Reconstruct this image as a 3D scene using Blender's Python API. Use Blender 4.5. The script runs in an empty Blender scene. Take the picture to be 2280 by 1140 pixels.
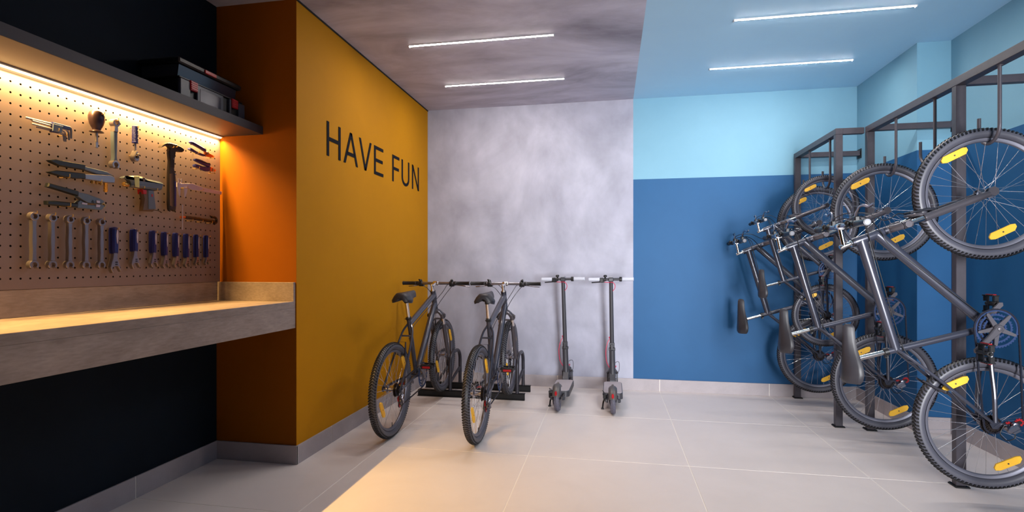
import bpy, math, random
from mathutils import Vector, Matrix
random.seed(7)
C = bpy.context.scene.collection
R = math.radians
PI = math.pi

# ---------------------------------------------------------------- camera, world, exposure, lamps
cd = bpy.data.cameras.new('camera'); cam = bpy.data.objects.new('camera', cd); C.objects.link(cam)
cam.location = (0, 0, 1.2233); cam.rotation_euler = (R(90), 0, 0.1841)
cd.sensor_width = 36; cd.lens = 1176.58/2280*36; cd.shift_y = 22.85/2280; cd.clip_start = 0.02
bpy.context.scene.camera = cam
w = bpy.data.worlds.new('world'); bpy.context.scene.world = w; w.use_nodes = True
w.node_tree.nodes['Background'].inputs[0].default_value = (0.75, 0.82, 1, 1)
w.node_tree.nodes['Background'].inputs[1].default_value = 0.12
vs = bpy.context.scene.view_settings
vs.view_transform = 'Standard'; vs.look = 'None'; vs.gamma = 1; vs.use_curve_mapping = False
vs.exposure = 0.32
H = 2.876                      # ceiling height
LAMP_STRENGTH = 138            # radiance of the half-round lamp diffusers
BAR_COL = (1.0, 0.90, 0.82)
STRIP_POWER = 50
STRIP_COL = (1.0, 0.58, 0.17)
def area(name, loc, rot, sx, sy, power, col, spread=180):
    l = bpy.data.lights.new(name, 'AREA'); l.shape = 'RECTANGLE'; l.size = sx; l.size_y = sy
    l.energy = power; l.color = col; l.spread = R(spread)
    o = bpy.data.objects.new(name, l); C.objects.link(o); o.location = loc; o.rotation_euler = rot
    return o
BARS = [(-0.94, 3.757), (-0.943, 4.65), (1.359, 3.757), (1.359, 4.65)]
# added fill light, shining through an opening made for it behind the camera
FILL = area('added_fill', (1.80, -1.50, 1.25), (R(90), 0, R(9)), 1.15, 2.1, 46, (0.96, 0.97, 1.0), 56)
area('strip_light', (-2.4255, 1.60, 2.0315), (0, R(-4), 0), 0.012, 2.7, STRIP_POWER, STRIP_COL, 130)

# ---------------------------------------------------------------- materials
def lin(c):
    return tuple(((v/255)/12.92 if v/255 <= 0.04045 else ((v/255+0.055)/1.055)**2.4) for v in c)
def mat(name, rgb, rough=0.5, metal=0.0, spec=0.5, emit=None, estr=0.0, raw=False, coat=0.0):
    m = bpy.data.materials.new(name); m.use_nodes = True
    b = m.node_tree.nodes['Principled BSDF']
    c = rgb if raw else lin(rgb)
    b.inputs['Base Color'].default_value = (*c, 1); b.inputs['Roughness'].default_value = rough
    b.inputs['Metallic'].default_value = metal; b.inputs['Specular IOR Level'].default_value = spec
    b.inputs['Coat Weight'].default_value = coat
    if emit: b.inputs['Emission Color'].default_value = (*emit, 1); b.inputs['Emission Strength'].default_value = estr
    return m
def noisy(name, c1, c2, scale, rough=0.6, stretch=(1,1,1), bump=0.0, detail=6, lo=0.35, hi=0.65, fine=0.0, fscale=90, fstretch=(1,1,1), spec=0.4):
    """two-tone cloudy procedural surface with optional fine grain and relief"""
    m = mat(name, (128,128,128), rough, spec=spec); nt = m.node_tree; b = nt.nodes['Principled BSDF']
    tc = nt.nodes.new('ShaderNodeTexCoord'); mp = nt.nodes.new('ShaderNodeMapping'); mp.inputs['Scale'].default_value = stretch
    n = nt.nodes.new('ShaderNodeTexNoise'); n.inputs['Scale'].default_value = scale; n.inputs['Detail'].default_value = detail
    n.inputs['Roughness'].default_value = 0.62; n.inputs['Distortion'].default_value = 0.5
    r = nt.nodes.new('ShaderNodeValToRGB'); r.color_ramp.elements[0].position = lo; r.color_ramp.elements[1].position = hi
    r.color_ramp.elements[0].color = (*lin(c1), 1); r.color_ramp.elements[1].color = (*lin(c2), 1)
    L = nt.links.new
    L(tc.outputs['Object'], mp.inputs[0]); L(mp.outputs[0], n.inputs['Vector']); L(n.outputs[0], r.inputs[0])
    out = r.outputs[0]
    n2 = nt.nodes.new('ShaderNodeTexNoise'); n2.inputs['Scale'].default_value = fscale; n2.inputs['Detail'].default_value = 3
    mp2 = nt.nodes.new('ShaderNodeMapping'); mp2.inputs['Scale'].default_value = fstretch
    L(tc.outputs['Object'], mp2.inputs[0]); L(mp2.outputs[0], n2.inputs['Vector'])
    if fine > 0:
        mx = nt.nodes.new('ShaderNodeMix'); mx.data_type = 'RGBA'; mx.blend_type = 'OVERLAY'; mx.inputs[0].default_value = fine
        L(out, mx.inputs[6]); L(n2.outputs[0], mx.inputs[7]); out = mx.outputs[2]
    L(out, b.inputs['Base Color'])
    if bump > 0:
        bp = nt.nodes.new('ShaderNodeBump'); bp.inputs['Strength'].default_value = bump; bp.inputs['Distance'].default_value = 0.002
        L(n2.outputs[0], bp.inputs['Height']); L(bp.outputs[0], b.inputs['Normal'])
    return m

M = {}
M['concrete_wall'] = noisy('burnished_cement_wall', (150,151,168), (184,186,203), 1.5, 0.55, (1,1,0.85), 0.05, 12, 0.3, 0.72, 0.32, 5, (1,1,0.6))
M['concrete_ceiling'] = noisy('burnished_cement_ceiling', (134,132,148), (214,214,234), 1.5, 0.6, (0.55,1.3,1), 0.05, 9, 0.3, 0.72, 0.15, 10, (0.4,1,1))
M['upper_blue'] = noisy('upper_blue_paint', (120,170,194), (123,173,197), 3, 0.6)
M['ceiling_blue'] = noisy('ceiling_blue_paint', (176,220,250), (179,223,252), 3, 0.6)
M['lower_blue'] = noisy('lower_blue_paint', (20,84,134), (22,87,138), 3, 0.6)
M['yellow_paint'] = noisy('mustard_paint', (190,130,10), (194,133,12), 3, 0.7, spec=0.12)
M['mustard_shade_tint'] = noisy('mustard_shade_tint', (144,80,3), (148,83,4), 3, 0.7, spec=0.12)  # mustard paint again, with shade and warm strip glow put into its colour
M['navy_paint'] = noisy('navy_paint', (6,20,32), (8,23,36), 3, 0.7, spec=0.2)
M['plain_wall'] = noisy('plain_wall_paint', (60,60,66), (64,64,70), 3, 0.8)
M['tile'] = noisy('porcelain_tile', (232,223,220), (239,230,227), 2.2, 0.42, (1,1,1), 0.02, 5, 0.3, 0.7, 0.06, 160)
M['grout'] = mat('light_grout', (252,246,238), 0.8)
M['skirting'] = noisy('skirting_tile', (168,160,164), (180,172,176), 4, 0.5, fine=0.06, fscale=120)
M['laminate'] = noisy('cement_look_laminate', (130,116,110), (164,150,144), 4.5, 0.5, (1,0.6,1.6), 0.05, 8, 0.3, 0.7, 0.3, 60, (1,0.4,2.2))
M['pegboard'] = mat('pegboard_panel', (116,102,108), 0.6, spec=0.3)
M['pegdark'] = mat('peg_hole_dark', (22,16,18), 0.8)
M['shelf'] = mat('shelf_laminate', (58,54,60), 0.55)
M['shadow_gap'] = mat('shadow_gap_black', (8,7,8), 0.8)
M['lettering'] = mat('charcoal_lettering', (24,26,34), 0.8, spec=0.1)
M['lamp'] = mat('lamp_diffuser', (255,244,228), 0.4, emit=BAR_COL, estr=LAMP_STRENGTH)
M['lamp_body'] = mat('lamp_housing', (205,205,210), 0.4)
M['strip'] = mat('strip_diffuser', (255,240,190), 0.4, emit=(1.0,0.78,0.30), estr=12)
M['rack_steel'] = noisy('rack_powder_coat', (66,62,70), (72,68,76), 20, 0.42, fine=0.05, fscale=200)
M['black_steel'] = noisy('black_powder_coat', (20,20,22), (25,25,27), 20, 0.42)
M['rack_tube'] = mat('rack_round_tube', (54,52,60), 0.35, 0.3)
M['rim'] = mat('rim_alloy', (118,118,130), 0.42, 0.6)
M['hook_tube'] = mat('hook_round_tube', (88,84,92), 0.4, 0.2)
M['frame_paint'] = mat('gunmetal_frame_paint', (60,62,75), 0.3, 0.3, coat=0.35)
M['fork_paint'] = mat('bronze_grey_fork', (88,84,90), 0.28, 0.45)
M['chrome'] = mat('chrome', (225,220,218), 0.12, 1.0)
M['alloy'] = mat('brushed_alloy', (150,148,158), 0.3, 1.0)
M['dark_alloy'] = mat('dark_alloy', (80,80,88), 0.35, 0.9)
M['rubber'] = mat('tyre_rubber', (78,78,88), 0.42, spec=0.5)
M['knob'] = mat('tread_rubber', (17,17,19), 0.42)
M['black'] = mat('black_plastic', (20,20,23), 0.38)
M['saddle'] = mat('saddle_vinyl', (42,40,46), 0.45)
M['spoke'] = mat('steel_spoke', (205,205,212), 0.25, 0.9)
M['reflector'] = mat('amber_reflector', (240,186,50), 0.4)
M['red'] = mat('red_plastic', (168,18,28), 0.35)
M['pale_grey'] = mat('pale_grey_cap', (140,142,152), 0.45)
M['blue_ring'] = mat('blue_anodised_ring', (42,66,112), 0.4, 0.3)
M['crank_grey'] = mat('crank_grey', (100,97,104), 0.36, 0.3)
M['chain'] = mat('dark_blue_chain', (46,48,62), 0.35, 0.6)
M['cable'] = mat('black_cable', (22,22,26), 0.35)
M['scooter'] = mat('scooter_paint', (66,66,72), 0.4, 0.2)
M['scooter_fender'] = mat('scooter_fender', (88,84,84), 0.38, 0.2)
M['deck_grip'] = mat('deck_rubber', (182,174,180), 0.6)
M['white_grip'] = mat('white_grip', (196,200,214), 0.5)
M['red_cable'] = mat('red_cable', (214,40,80), 0.4)
M['scooter_tyre'] = mat('scooter_tyre', (92,90,104), 0.5)
M['tool_steel'] = mat('tool_steel', (136,130,138), 0.33, 0.7)
M['tool_steel_dark'] = mat('tool_steel_dark', (52,44,42), 0.35, 0.6)
M['blue_grip'] = mat('blue_grip', (18,26,100), 0.36)
M['navy_grip'] = mat('navy_grip', (6,16,28), 0.5)
M['black_grip'] = mat('black_grip', (28,22,24), 0.4)
M['brown_grip'] = mat('brown_grip', (88,66,46), 0.45)
M['violet_inlay'] = mat('pale_inlay', (176,168,190), 0.4)
M['drill_grey'] = mat('drill_grey_blue', (86,98,116), 0.4)
M['copper'] = mat('copper', (196,112,74), 0.35, 0.7)
M['brass'] = mat('brass_hook', (206,164,92), 0.3, 0.8)
M['screw_handle'] = mat('dark_bronze_handle', (66,50,58), 0.3, 0.5)
M['box_black'] = mat('toolbox_black', (17,17,20), 0.42)
M['box_grey'] = mat('toolbox_grey', (58,62,74), 0.38)
M['box_clear'] = mat('toolbox_smoked_lid', (58,58,70), 0.2, 0.2)

# ---------------------------------------------------------------- helpers
def tag(o, label=None, cat=None, group=None, kind=None):
    if label: o['label'] = label
    if cat: o['category'] = cat
    if group: o['group'] = group
    if kind: o['kind'] = kind
    return o
def thing(name, label, cat, loc=(0,0,0), group=None, rot=(0,0,0)):
    o = bpy.data.objects.new(name, None); C.objects.link(o); o.location = loc; o.rotation_euler = rot
    o.empty_display_size = 0.1
    return tag(o, label, cat, group)
def copy_tree(o, parent=None):
    c = o.copy(); C.objects.link(c); c.parent = parent
    for ch in list(o.children): copy_tree(ch, c)
    return c
def V3(p): return Vector(p)
def frame_of(d):
    d = Vector(d).normalized(); a = Vector((0,0,1)) if abs(d.z) < 0.9 else Vector((1,0,0))
    x = a.cross(d).normalized(); return x, d.cross(x)
class MB:
    def __init__(s): s.v = []; s.f = []; s.m = []
    def add(s, vs, fs, mi=0):
        o = len(s.v); s.v += [tuple(p) for p in vs]; s.f += [tuple(i+o for i in f) for f in fs]; s.m += [mi]*len(fs)
    def box(s, lo, hi, mi=0, mtx=None):
        x0,y0,z0 = lo; x1,y1,z1 = hi
        vs = [Vector(p) for p in ((x0,y0,z0),(x1,y0,z0),(x1,y1,z0),(x0,y1,z0),(x0,y0,z1),(x1,y0,z1),(x1,y1,z1),(x0,y1,z1))]
        if mtx: vs = [mtx @ p for p in vs]
        s.add(vs, [(0,3,2,1),(4,5,6,7),(0,1,5,4),(1,2,6,5),(2,3,7,6),(3,0,4,7)], mi)
    def bbox(s, lo, hi, b=0.003, mi=0, mtx=None):
        """box with chamfered edges"""
        c = [(lo[i]+hi[i])/2 for i in range(3)]; h = [(hi[i]-lo[i])/2 for i in range(3)]; b = min(b, *[x*0.45 for x in h])
        vs = []; idx = {}
        for sx in (-1,1):
            for sy in (-1,1):
                for sz in (-1,1):
                    for a in range(3):
                        p = [sx*(h[0]-b), sy*(h[1]-b), sz*(h[2]-b)]; p[a] = (sx,sy,sz)[a]*h[a]
                        idx[(sx,sy,sz,a)] = len(vs); q = Vector((c[0]+p[0], c[1]+p[1], c[2]+p[2])); vs.append(mtx @ q if mtx else q)
        fs = []
        S = [(-1,-1),(1,-1),(1,1),(-1,1)]
        def key(a, sa, s1, s2):
            k = [0,0,0]; k[a] = sa; k[(a+1)%3] = s1; k[(a+2)%3] = s2; return k
        for a in range(3):
            for sa in (-1,1):
                q = [idx[(*key(a,sa,u,v),a)] for u,v in S]; fs.append(q if sa > 0 else q[::-1])
            b1, b2 = (a+1)%3, (a+2)%3
            for u,v in S:      # edge along a
                k0 = key(a,-1,u,v); k1 = key(a,1,u,v)
                q = [idx[(*k0,b1)], idx[(*k1,b1)], idx[(*k1,b2)], idx[(*k0,b2)]]
                fs.append(q if u*v < 0 else q[::-1])
        for sx in (-1,1):
            for sy in (-1,1):
                for sz in (-1,1):
                    q = [idx[(sx,sy,sz,a)] for a in range(3)]; fs.append(q if sx*sy*sz > 0 else q[::-1])
        s.add(vs, fs, mi)
    def tube(s, pts, r, n=12, caps=True, mi=0, sq=1.0):
        pts = [Vector(p) for p in pts]; k = len(pts); rs = r if isinstance(r, (list,tuple)) else [r]*k
        prev = None; vs = []
        for i,p in enumerate(pts):
            d = (pts[min(i+1,k-1)]-pts[max(i-1,0)]).normalized()
            if prev is None: x,y = frame_of(d)
            else:
                x = prev - d*prev.dot(d); x.normalize(); y = d.cross(x)
            prev = x
            for j in range(n):
                a = 2*PI*j/n; vs.append(p + x*math.cos(a)*rs[i] + y*math.sin(a)*rs[i]*sq)
        fs = [(i*n+j, i*n+(j+1)%n, (i+1)*n+(j+1)%n, (i+1)*n+j) for i in range(k-1) for j in range(n)]
        if caps: fs += [tuple(range(n))[::-1], tuple((k-1)*n+j for j in range(n))]
        s.add(vs, fs, mi)
    def lathe(s, prof, origin=(0,0,0), axis=(0,0,1), n=24, mi=0, closed=False, caps=True):
        """prof: (radius, height) pairs"""
        d = Vector(axis).normalized(); x,y = frame_of(d); o = Vector(origin); k = len(prof)
        vs = [o + d*h + (x*math.cos(2*PI*j/n) + y*math.sin(2*PI*j/n))*r for r,h in prof for j in range(n)]
        fs = [(i*n+j, i*n+(j+1)%n, ((i+1)%k)*n+(j+1)%n, ((i+1)%k)*n+j) for i in range(k if closed else k-1) for j in range(n)]
        if caps and not closed: fs += [tuple(range(n))[::-1], tuple((k-1)*n+j for j in range(n))]
        s.add(vs, fs, mi)
    def prism(s, poly, o, ux, uy, uz, t, mi=0, bev=0.0):
        """polygon (u,v) in plane o,ux,uy; thickness t along uz; optional chamfer of the front edge"""
        o,ux,uy,uz = map(Vector, (o,ux,uy,uz))
        A = sum(poly[i][0]*poly[(i+1)%len(poly)][1]-poly[(i+1)%len(poly)][0]*poly[i][1] for i in range(len(poly)))
        if (A < 0) != (ux.cross(uy).dot(uz) < 0): poly = poly[::-1]
        n = len(poly); P = lambda q,h: o+ux*q[0]+uy*q[1]+uz*h
        rings = [[P(q,0) for q in poly]]
        if bev > 0:
            rings.append([P(q,t-bev) for q in poly])
            ins = []
            for i in range(n):
                a = Vector(poly[i-1]); b = Vector(poly[i]); c = Vector(poly[(i+1)%n])
                e1 = (b-a).normalized() if (b-a).length > 0 else Vector((1,0)); e2 = (c-b).normalized() if (c-b).length > 0 else e1
                nn = Vector((-(e1.y+e2.y), e1.x+e2.x)); nn = nn.normalized() if nn.length > 1e-6 else Vector((0,0))
                sg = 1 if (ux.cross(uy).dot(uz) > 0) else -1
                ins.append((b.x+nn.x*bev*sg, b.y+nn.y*bev*sg))
            rings.append([P(q,t) for q in ins])
        else: rings.append([P(q,t) for q in poly])
        vs = [p for r_ in rings for p in r_]; k = len(rings)
        fs = [(i*n+j, i*n+(j+1)%n, (i+1)*n+(j+1)%n, (i+1)*n+j) for i in range(k-1) for j in range(n)]
        fs += [tuple(range(n))[::-1], tuple((k-1)*n+j for j in range(n))]
        s.add(vs, fs, mi)
    def ball(s, c, r, n=12, mi=0, sc=(1,1,1)):
        c = Vector(c); k = n//2; vs = [c+Vector((0,0,-r*sc[2]))]
        for i in range(1,k):
            a = -PI/2+PI*i/k
            vs += [c+Vector((math.cos(a)*math.cos(2*PI*j/n)*r*sc[0], math.cos(a)*math.sin(2*PI*j/n)*r*sc[1], math.sin(a)*r*sc[2])) for j in range(n)]
        vs.append(c+Vector((0,0,r*sc[2]))); fs = []
        for j in range(n):
            fs.append((0, 1+(j+1)%n, 1+j)); fs.append((len(vs)-1, 1+(k-2)*n+j, 1+(k-2)*n+(j+1)%n))
            for i in range(k-2): fs.append((1+i*n+j, 1+i*n+(j+1)%n, 1+(i+1)*n+(j+1)%n, 1+(i+1)*n+j))
        s.add(vs, fs, mi)
    def build(s, name, m, parent=None, loc=None, smooth=True, ang=35):
        me = bpy.data.meshes.new(name); me.from_pydata(s.v, [], s.f)
        for q in (m if isinstance(m, (list,tuple)) else [m]): me.materials.append(M[q])
        if any(s.m): me.polygons.foreach_set('material_index', s.m)
        me.update()
        if smooth:
            me.polygons.foreach_set('use_smooth', [True]*len(me.polygons)); me.set_sharp_from_angle(angle=R(ang))
        o = bpy.data.objects.new(name, me); C.objects.link(o)
        if parent: o.parent = parent
        if loc: o.location = loc
        return o
def curve(pts, n=8):
    """Catmull-Rom through the points"""
    P = [Vector(p) for p in pts]; P = [P[0]*2-P[1]] + P + [P[-1]*2-P[-2]]; out = []
    for i in range(1, len(P)-2):
        for k in range(n):
            t = k/n; a,b,c,d = P[i-1],P[i],P[i+1],P[i+2]
            out.append(0.5*((2*b)+(c-a)*t+(2*a-5*b+4*c-d)*t*t+(3*b-a-3*c+d)*t**3))
    out.append(P[-2]); return out

# ---------------------------------------------------------------- room shell
XL, XP, XR, XR2, YP, YQ, YB, YF = -2.468, -1.908, 2.452, 2.229, 2.967, 4.39, 5.355, -1.2
def struct(name, mb, m, parent=None, **k):
    o = mb.build(name, m, parent, smooth=False, **k)
    if parent is None: o['kind'] = 'structure'
    return o
b = MB(); b.box((XL-0.2, YF-0.2, -0.12), (XR+0.2, YB+0.2, -0.0014)); floor = struct('floor', b, 'grout')
gx, gy, g = -1.5256, 3.3751, 0.0026
for i in range(-1, 4):
    for j in range(-5, 2):
        x0 = max(gx+i+g, XL); x1 = min(gx+i+1-g, XR); y0 = max(gy+j+g, YF); y1 = min(gy+j+1-g, YB)
        if x1-x0 < 0.03 or y1-y0 < 0.03: continue
        if x1 <= XP and y0 >= YP: continue
        
        b = MB(); b.bbox((x0, y0, -0.02), (x1, y1, 0), 0.0008); t = struct('tile', b, 'tile', floor)
b = MB(); b.box((XL-0.2, YF-0.2, H), (0.222, YB+0.2, H+0.15), 0); b.box((0.222, YF-0.2, H), (XR+0.2, YB+0.2, H+0.15), 1)
struct('ceiling', b, ['concrete_ceiling', 'ceiling_blue'])
ZB = 2.081
b = MB(); b.box((XP, YB, 0), (0.222, YB+0.2, H), 0); b.box((0.222, YB, 0), (XR2, YB+0.2, ZB), 1); b.box((0.222, YB, ZB), (XR2, YB+0.2, H), 2)
struct('wall_back', b, ['concrete_wall', 'lower_blue', 'upper_blue'])
b = MB(); b.box((XR, YF-0.2, 0), (XR+0.2, YQ, ZB), 0); b.box((XR, YF-0.2, ZB), (XR+0.2, YQ, H), 1)
b.box((XR2, YQ, 0), (XR+0.2, YB+0.2, ZB), 0); b.box((XR2, YQ, ZB), (XR+0.2, YB+0.2, H), 1)
struct('wall_right', b, ['lower_blue', 'upper_blue'])
b = MB(); b.box((XL-0.2, YF-0.2, 0), (XL, YP, H)); struct('wall_left', b, 'navy_paint')
b = MB(); b.box((XL-0.2, YP+0.001, 0), (XP, YB+0.2, H), 0); b.box((XL-0.2, YP, 0), (XP-0.0001, YP+0.001, H), 1); struct('wall_middle', b, ['yellow_paint', 'mustard_shade_tint'])
b = MB(); b.box((XL, YF-0.2, 0), (1.15, YF, H)); b.box((1.15, YF-0.2, 2.35), (2.44, YF, H)); b.box((2.44, YF-0.2, 0), (XR, YF, H)); struct('wall_front', b, 'plain_wall')  # opening at the right is added to let the fill light in
b = MB(); b.box((0.5, YF-1.2, -0.12), (2.8, YF-0.2001, 0)); struct('floor', b, 'grout')
b = MB(); b.box((XP, YP, H-0.010), (XP+0.006, YB, H)); struct('trim_1', b, 'shadow_gap')
# skirting: a thin grout bed with separate tiles on it
HS = 0.115; TS = 0.011
def skirting(name, axis, at, lo, hi, side, joints):
    b = MB(); e = 0.0
    def bx(bb, u0, u1, t0, t1, z1, bev=0):
        a, c = sorted((at+side*t0, at+side*t1))
        if axis == 'x': args = ((u0, a, 0), (u1, c, z1))
        else: args = ((a, u0, 0), (c, u1, z1))
        (bb.bbox(*args, bev) if bev else bb.box(*args))
    bx(b, lo, hi, 0, TS-0.0025, HS-0.001); base = struct(name, b, 'grout')
    js = [lo-g] + [j for j in joints if lo+0.02 < j < hi-0.02] + [hi+g]
    for p, q in zip(js[:-1], js[1:]):
        b = MB(); bx(b, p+g, q-g, 0.0005, TS, HS, 0.0012); struct('skirting_tile', b, 'skirting', base)
JX = [gx+k for k in range(-1, 5)]; JY = [gy+k for k in range(-5, 3)]
skirting('baseboard_back', 'x', YB, XP, XR2, -1, JX)
skirting('baseboard_left', 'y', XL, YF, YP, 1, JY)
skirting('baseboard_middle', 'x', YP, XL+TS, XP+TS, -1, JX[1:1])
skirting('baseboard_middle_side', 'y', XP, YP, YB-TS, 1, JY)
skirting('baseboard_right', 'y', XR, YF, YQ-TS, -1, JY)
skirting('baseboard_pier', 'x', YQ, XR2-TS, XR, -1, [])
skirting('baseboard_pier_side', 'y', XR2, YQ, YB-TS, -1, [])

# ---------------------------------------------------------------- ceiling lamps
W = ['left cement ceiling, nearer the yellow wall lettering', 'left cement ceiling, nearer the back wall', 'blue ceiling, second nearest the back wall', 'blue ceiling, nearest the back wall', 'blue ceiling, third from the back wall', 'blue ceiling, fourth from the back wall']
W = ['slim glowing linear lamp in the cement ceiling, the longer-looking one farther from back wall',
     'slim glowing linear lamp in the cement ceiling, the one nearer the back wall',
     'slim glowing linear lamp in the blue ceiling, the upper one near the top edge',
     'slim glowing linear lamp in the blue ceiling, the one nearer the back wall']
for (bx, by), lb in zip(BARS, W):
    t = thing('linear_ceiling_lamp', lb, 'ceiling lamp', (bx, by, H), 'linear lamps in the ceiling')
    b = MB(); b.box((-0.548, -0.0118, -0.0046), (0.548, -0.0102, 0)); b.box((-0.548, 0.0102, -0.0046), (0.548, 0.0118, 0)); b.build('housing', 'lamp_body', t, smooth=False)
    b = MB(); b.add([(x, -0.0100*math.cos(a), -0.0008-0.0062*math.sin(a)) for x in (-0.541, 0.541) for a in [PI*k/10 for k in range(11)]], [(k, 11+k, 12+k, k+1) for k in range(10)]+[tuple(range(11)), tuple(range(21, 10, -1))]); b.build('diffuser', 'lamp', t)
    for s in (-1, 1):
        b = MB(); b.bbox((s*0.5445-0.0035, -0.0125, -0.012), (s*0.5445+0.0035, 0.0125, 0), 0.001); b.build('end_cap', 'lamp_body', t)

# ---------------------------------------------------------------- lettering HAVE FUN
t = thing('wall_lettering', 'charcoal letters HAVE FUN on the mustard yellow wall', 'lettering', (XP, 4.2, 1.98))
Z0, Z1, sw, sh = 1.982, 2.219, 0.030, 0.026
def letter(polys, nm='letter'):
    b = MB()
    for p in polys: b.prism([(y-4.2, z-1.98) for y,z in p], (0.0003,0,0), (0,1,0), (0,0,1), (1,0,0), 0.003)
    b.build(nm, 'lettering', t, smooth=False)
def rect(y0,y1,z0,z1): return [(y0,z0),(y1,z0),(y1,z1),(y0,z1)]
def bar(a, c, w_):
    return [(a[0]-w_/2,a[1]),(a[0]+w_/2,a[1]),(c[0]+w_/2,c[1]),(c[0]-w_/2,c[1])]
zm = (Z0+Z1)/2
letter([rect(3.32,3.35,Z0,Z1), rect(3.478,3.508,Z0,Z1), rect(3.35,3.478,zm-0.011,zm+0.015)])
letter([bar((3.567,Z0),(3.6625,Z1),0.030), bar((3.758,Z0),(3.6625,Z1),0.030), rect(3.605,3.72,Z0+0.063,Z0+0.089)])
letter([bar((3.807,Z1),(3.900,Z0),0.030), bar((3.993,Z1),(3.900,Z0),0.030)])
letter([rect(4.056,4.087,Z0,Z1), rect(4.087,4.233,Z1-sh,Z1), rect(4.087,4.222,zm-0.010,zm+0.016), rect(4.087,4.235,Z0,Z0+sh)])
letter([rect(4.424,4.454,Z0,Z1), rect(4.454,4.583,Z1-sh,Z1), rect(4.454,4.572,zm-0.012,zm+0.014)])
uo = [(4.638,Z1),(4.638,Z0+0.075)] + [(4.7325-0.0945*math.cos(a), Z0+0.075-0.0775*math.sin(a)) for a in [PI*k/14 for k in range(1,14)]] + [(4.827,Z0+0.075),(4.827,Z1),(4.797,Z1),(4.797,Z0+0.078)]
uo += [(4.7325+0.0645*math.cos(a), Z0+0.078-0.053*math.sin(a)) for a in [PI*k/14 for k in range(1,14)]] + [(4.668,Z0+0.078),(4.668,Z1)]
letter([uo])
letter([rect(4.899,4.928,Z0,Z1), rect(5.057,5.086,Z0,Z1), bar((4.9135,Z1),(5.0715,Z0),0.032)])

# ---------------------------------------------------------------- workbench corner: worktop, splash, shelf, strip, pegboard
YE = 0.1
t = thing('worktop', 'thick grey cement-look worktop running along the navy wall', 'worktop', (-2.19, 1.6, 0.842))
def bxp(name, m, lo, hi, parent, o=(-2.19,1.6,0.842), bev=0.0012):
    b = MB(); b.bbox([lo[i]-o[i] for i in range(3)], [hi[i]-o[i] for i in range(3)], bev); return b.build(name, m, parent, smooth=False)
bxp('top_slab', 'laminate', (XL+0.0006, YE, 0.967), (-1.914, YP-0.001, 1.007), t)
bxp('front_apron', 'laminate', (-1.939, YE, 0.842), (-1.9139, YP-0.001, 0.9668), t)
bxp('rear_apron', 'laminate', (XL+0.0006, YE, 0.842), (XL+0.02, YP-0.001, 0.9668), t)
bxp('backsplash', 'laminate', (XL+0.0006, YE, 1.0072), (-2.4475, YP-0.001, 1.1245), t)
bxp('side_splash', 'laminate', (-2.4473, YP-0.021, 1.0072), (-1.914, YP-0.001, 1.1245), t)
o = (-2.3, 1.6, 2.047)
t = thing('wall_shelf', 'long dark floating shelf above the pegboard', 'shelf', o)
bxp('shelf_board', 'shelf', (XL, YE, 2.047), (-2.137, YP-0.001, 2.0975), t, o)
t = thing('strip_light', 'glowing warm light strip between shelf and pegboard', 'strip light', (-2.43, 1.6, 2.04))
b = MB(); b.bbox((-0.012, YE-1.6, -0.0005), (0.012, YP-1.604, 0.0065), 0.001); b.build('profile', 'lamp_body', t, smooth=False)
b = MB(); b.tube([(0.0, YE-1.59, -0.001), (0.0, YP-1.61, -0.001)], 0.0058, 10); b.build('diffuser', 'strip', t)

PH, PV = 0.03832, 0.0455
pt = thing('pegboard', 'taupe perforated tool pegboard above the worktop', 'pegboard', (-2.4555, 1.6, 1.1255))
def pegboard():
    b = MB(); bx_, by_, bz_ = -2.4555, 1.6, 1.1255; xf = -2.443-bx_; xb = 0.0005; rh = 0.0046; n = 8
    y_last = 2.921; z_first = 1.171; ny = 74; nz = 19
    ys = [y_last-k*PH for k in range(ny)][::-1]; zs = [z_first+k*PV for k in range(nz)]
    ye = [YE]+[(ys[k]+ys[k+1])/2 for k in range(ny-1)]+[YP-0.001]; ze = [1.1255]+[(zs[k]+zs[k+1])/2 for k in range(nz-1)]+[2.0395]
    if ys[0]-ye[0] > 3*PH: ye[0] = ys[0]-PH
    for i in range(ny):
        for j in range(nz):
            y0,y1,z0,z1 = ye[i],ye[i+1],ze[j],ze[j+1]; cy,cz = ys[i],zs[j]
            out = [(y1,cz),(y1,z1),(cy,z1),(y0,z1),(y0,cz),(y0,z0),(cy,z0),(y1,z0)]
            vs = [(xf, y-by_, z-bz_) for y,z in out]
            ring = [(cy+rh*math.cos(2*PI*k/n), cz+rh*math.sin(2*PI*k/n)) for k in range(n)]
            vs += [(xf, y-by_, z-bz_) for y,z in ring] + [(xb, y-by_, z-bz_) for y,z in ring]
            b.add(vs, [(k,(k+1)%n,n+(k+1)%n,n+k) for k in range(n)], 0)
            b.add(vs[n:], [(k,(k+1)%n,n+(k+1)%n,n+k) for k in range(n)]+[tuple(range(2*n-1,n-1,-1))[::-1]], 1)
    panel = b.build('perforated_panel', ['pegboard','pegdark'], pt, smooth=False)
    e = MB(); e.box((0,ye[0]-by_,0),(xf-0.0001,ye[0]-by_+0.004,2.0395-bz_)); e.box((0,YP-0.003-by_,0),(xf-0.0001,YP-0.001-by_,2.0395-bz_))
    e.box((0,ye[0]-by_,0),(xf-0.0001,YP-0.001-by_,0.004)); e.box((0,ye[0]-by_,2.0355-bz_),(xf-0.0001,YP-0.001-by_,2.0395-bz_))
    e.build('panel_edge', 'pegboard', pt, smooth=False)
pegboard()
def hook(y, z, L=0.045, up=0.012):
    b = MB(); x = -2.443+2.4555
    b.tube(curve([(x-0.006,y-1.6,z-1.1255),(x+0.01,y-1.6,z-1.1255),(x+L-0.005,y-1.6,z-1.1255),(x+L,y-1.6,z-1.1255+0.003),(x+L,y-1.6,z-1.1255+up)],3), 0.0016, 6)
    b.build('peg_hook', 'brass', pt)

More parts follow.
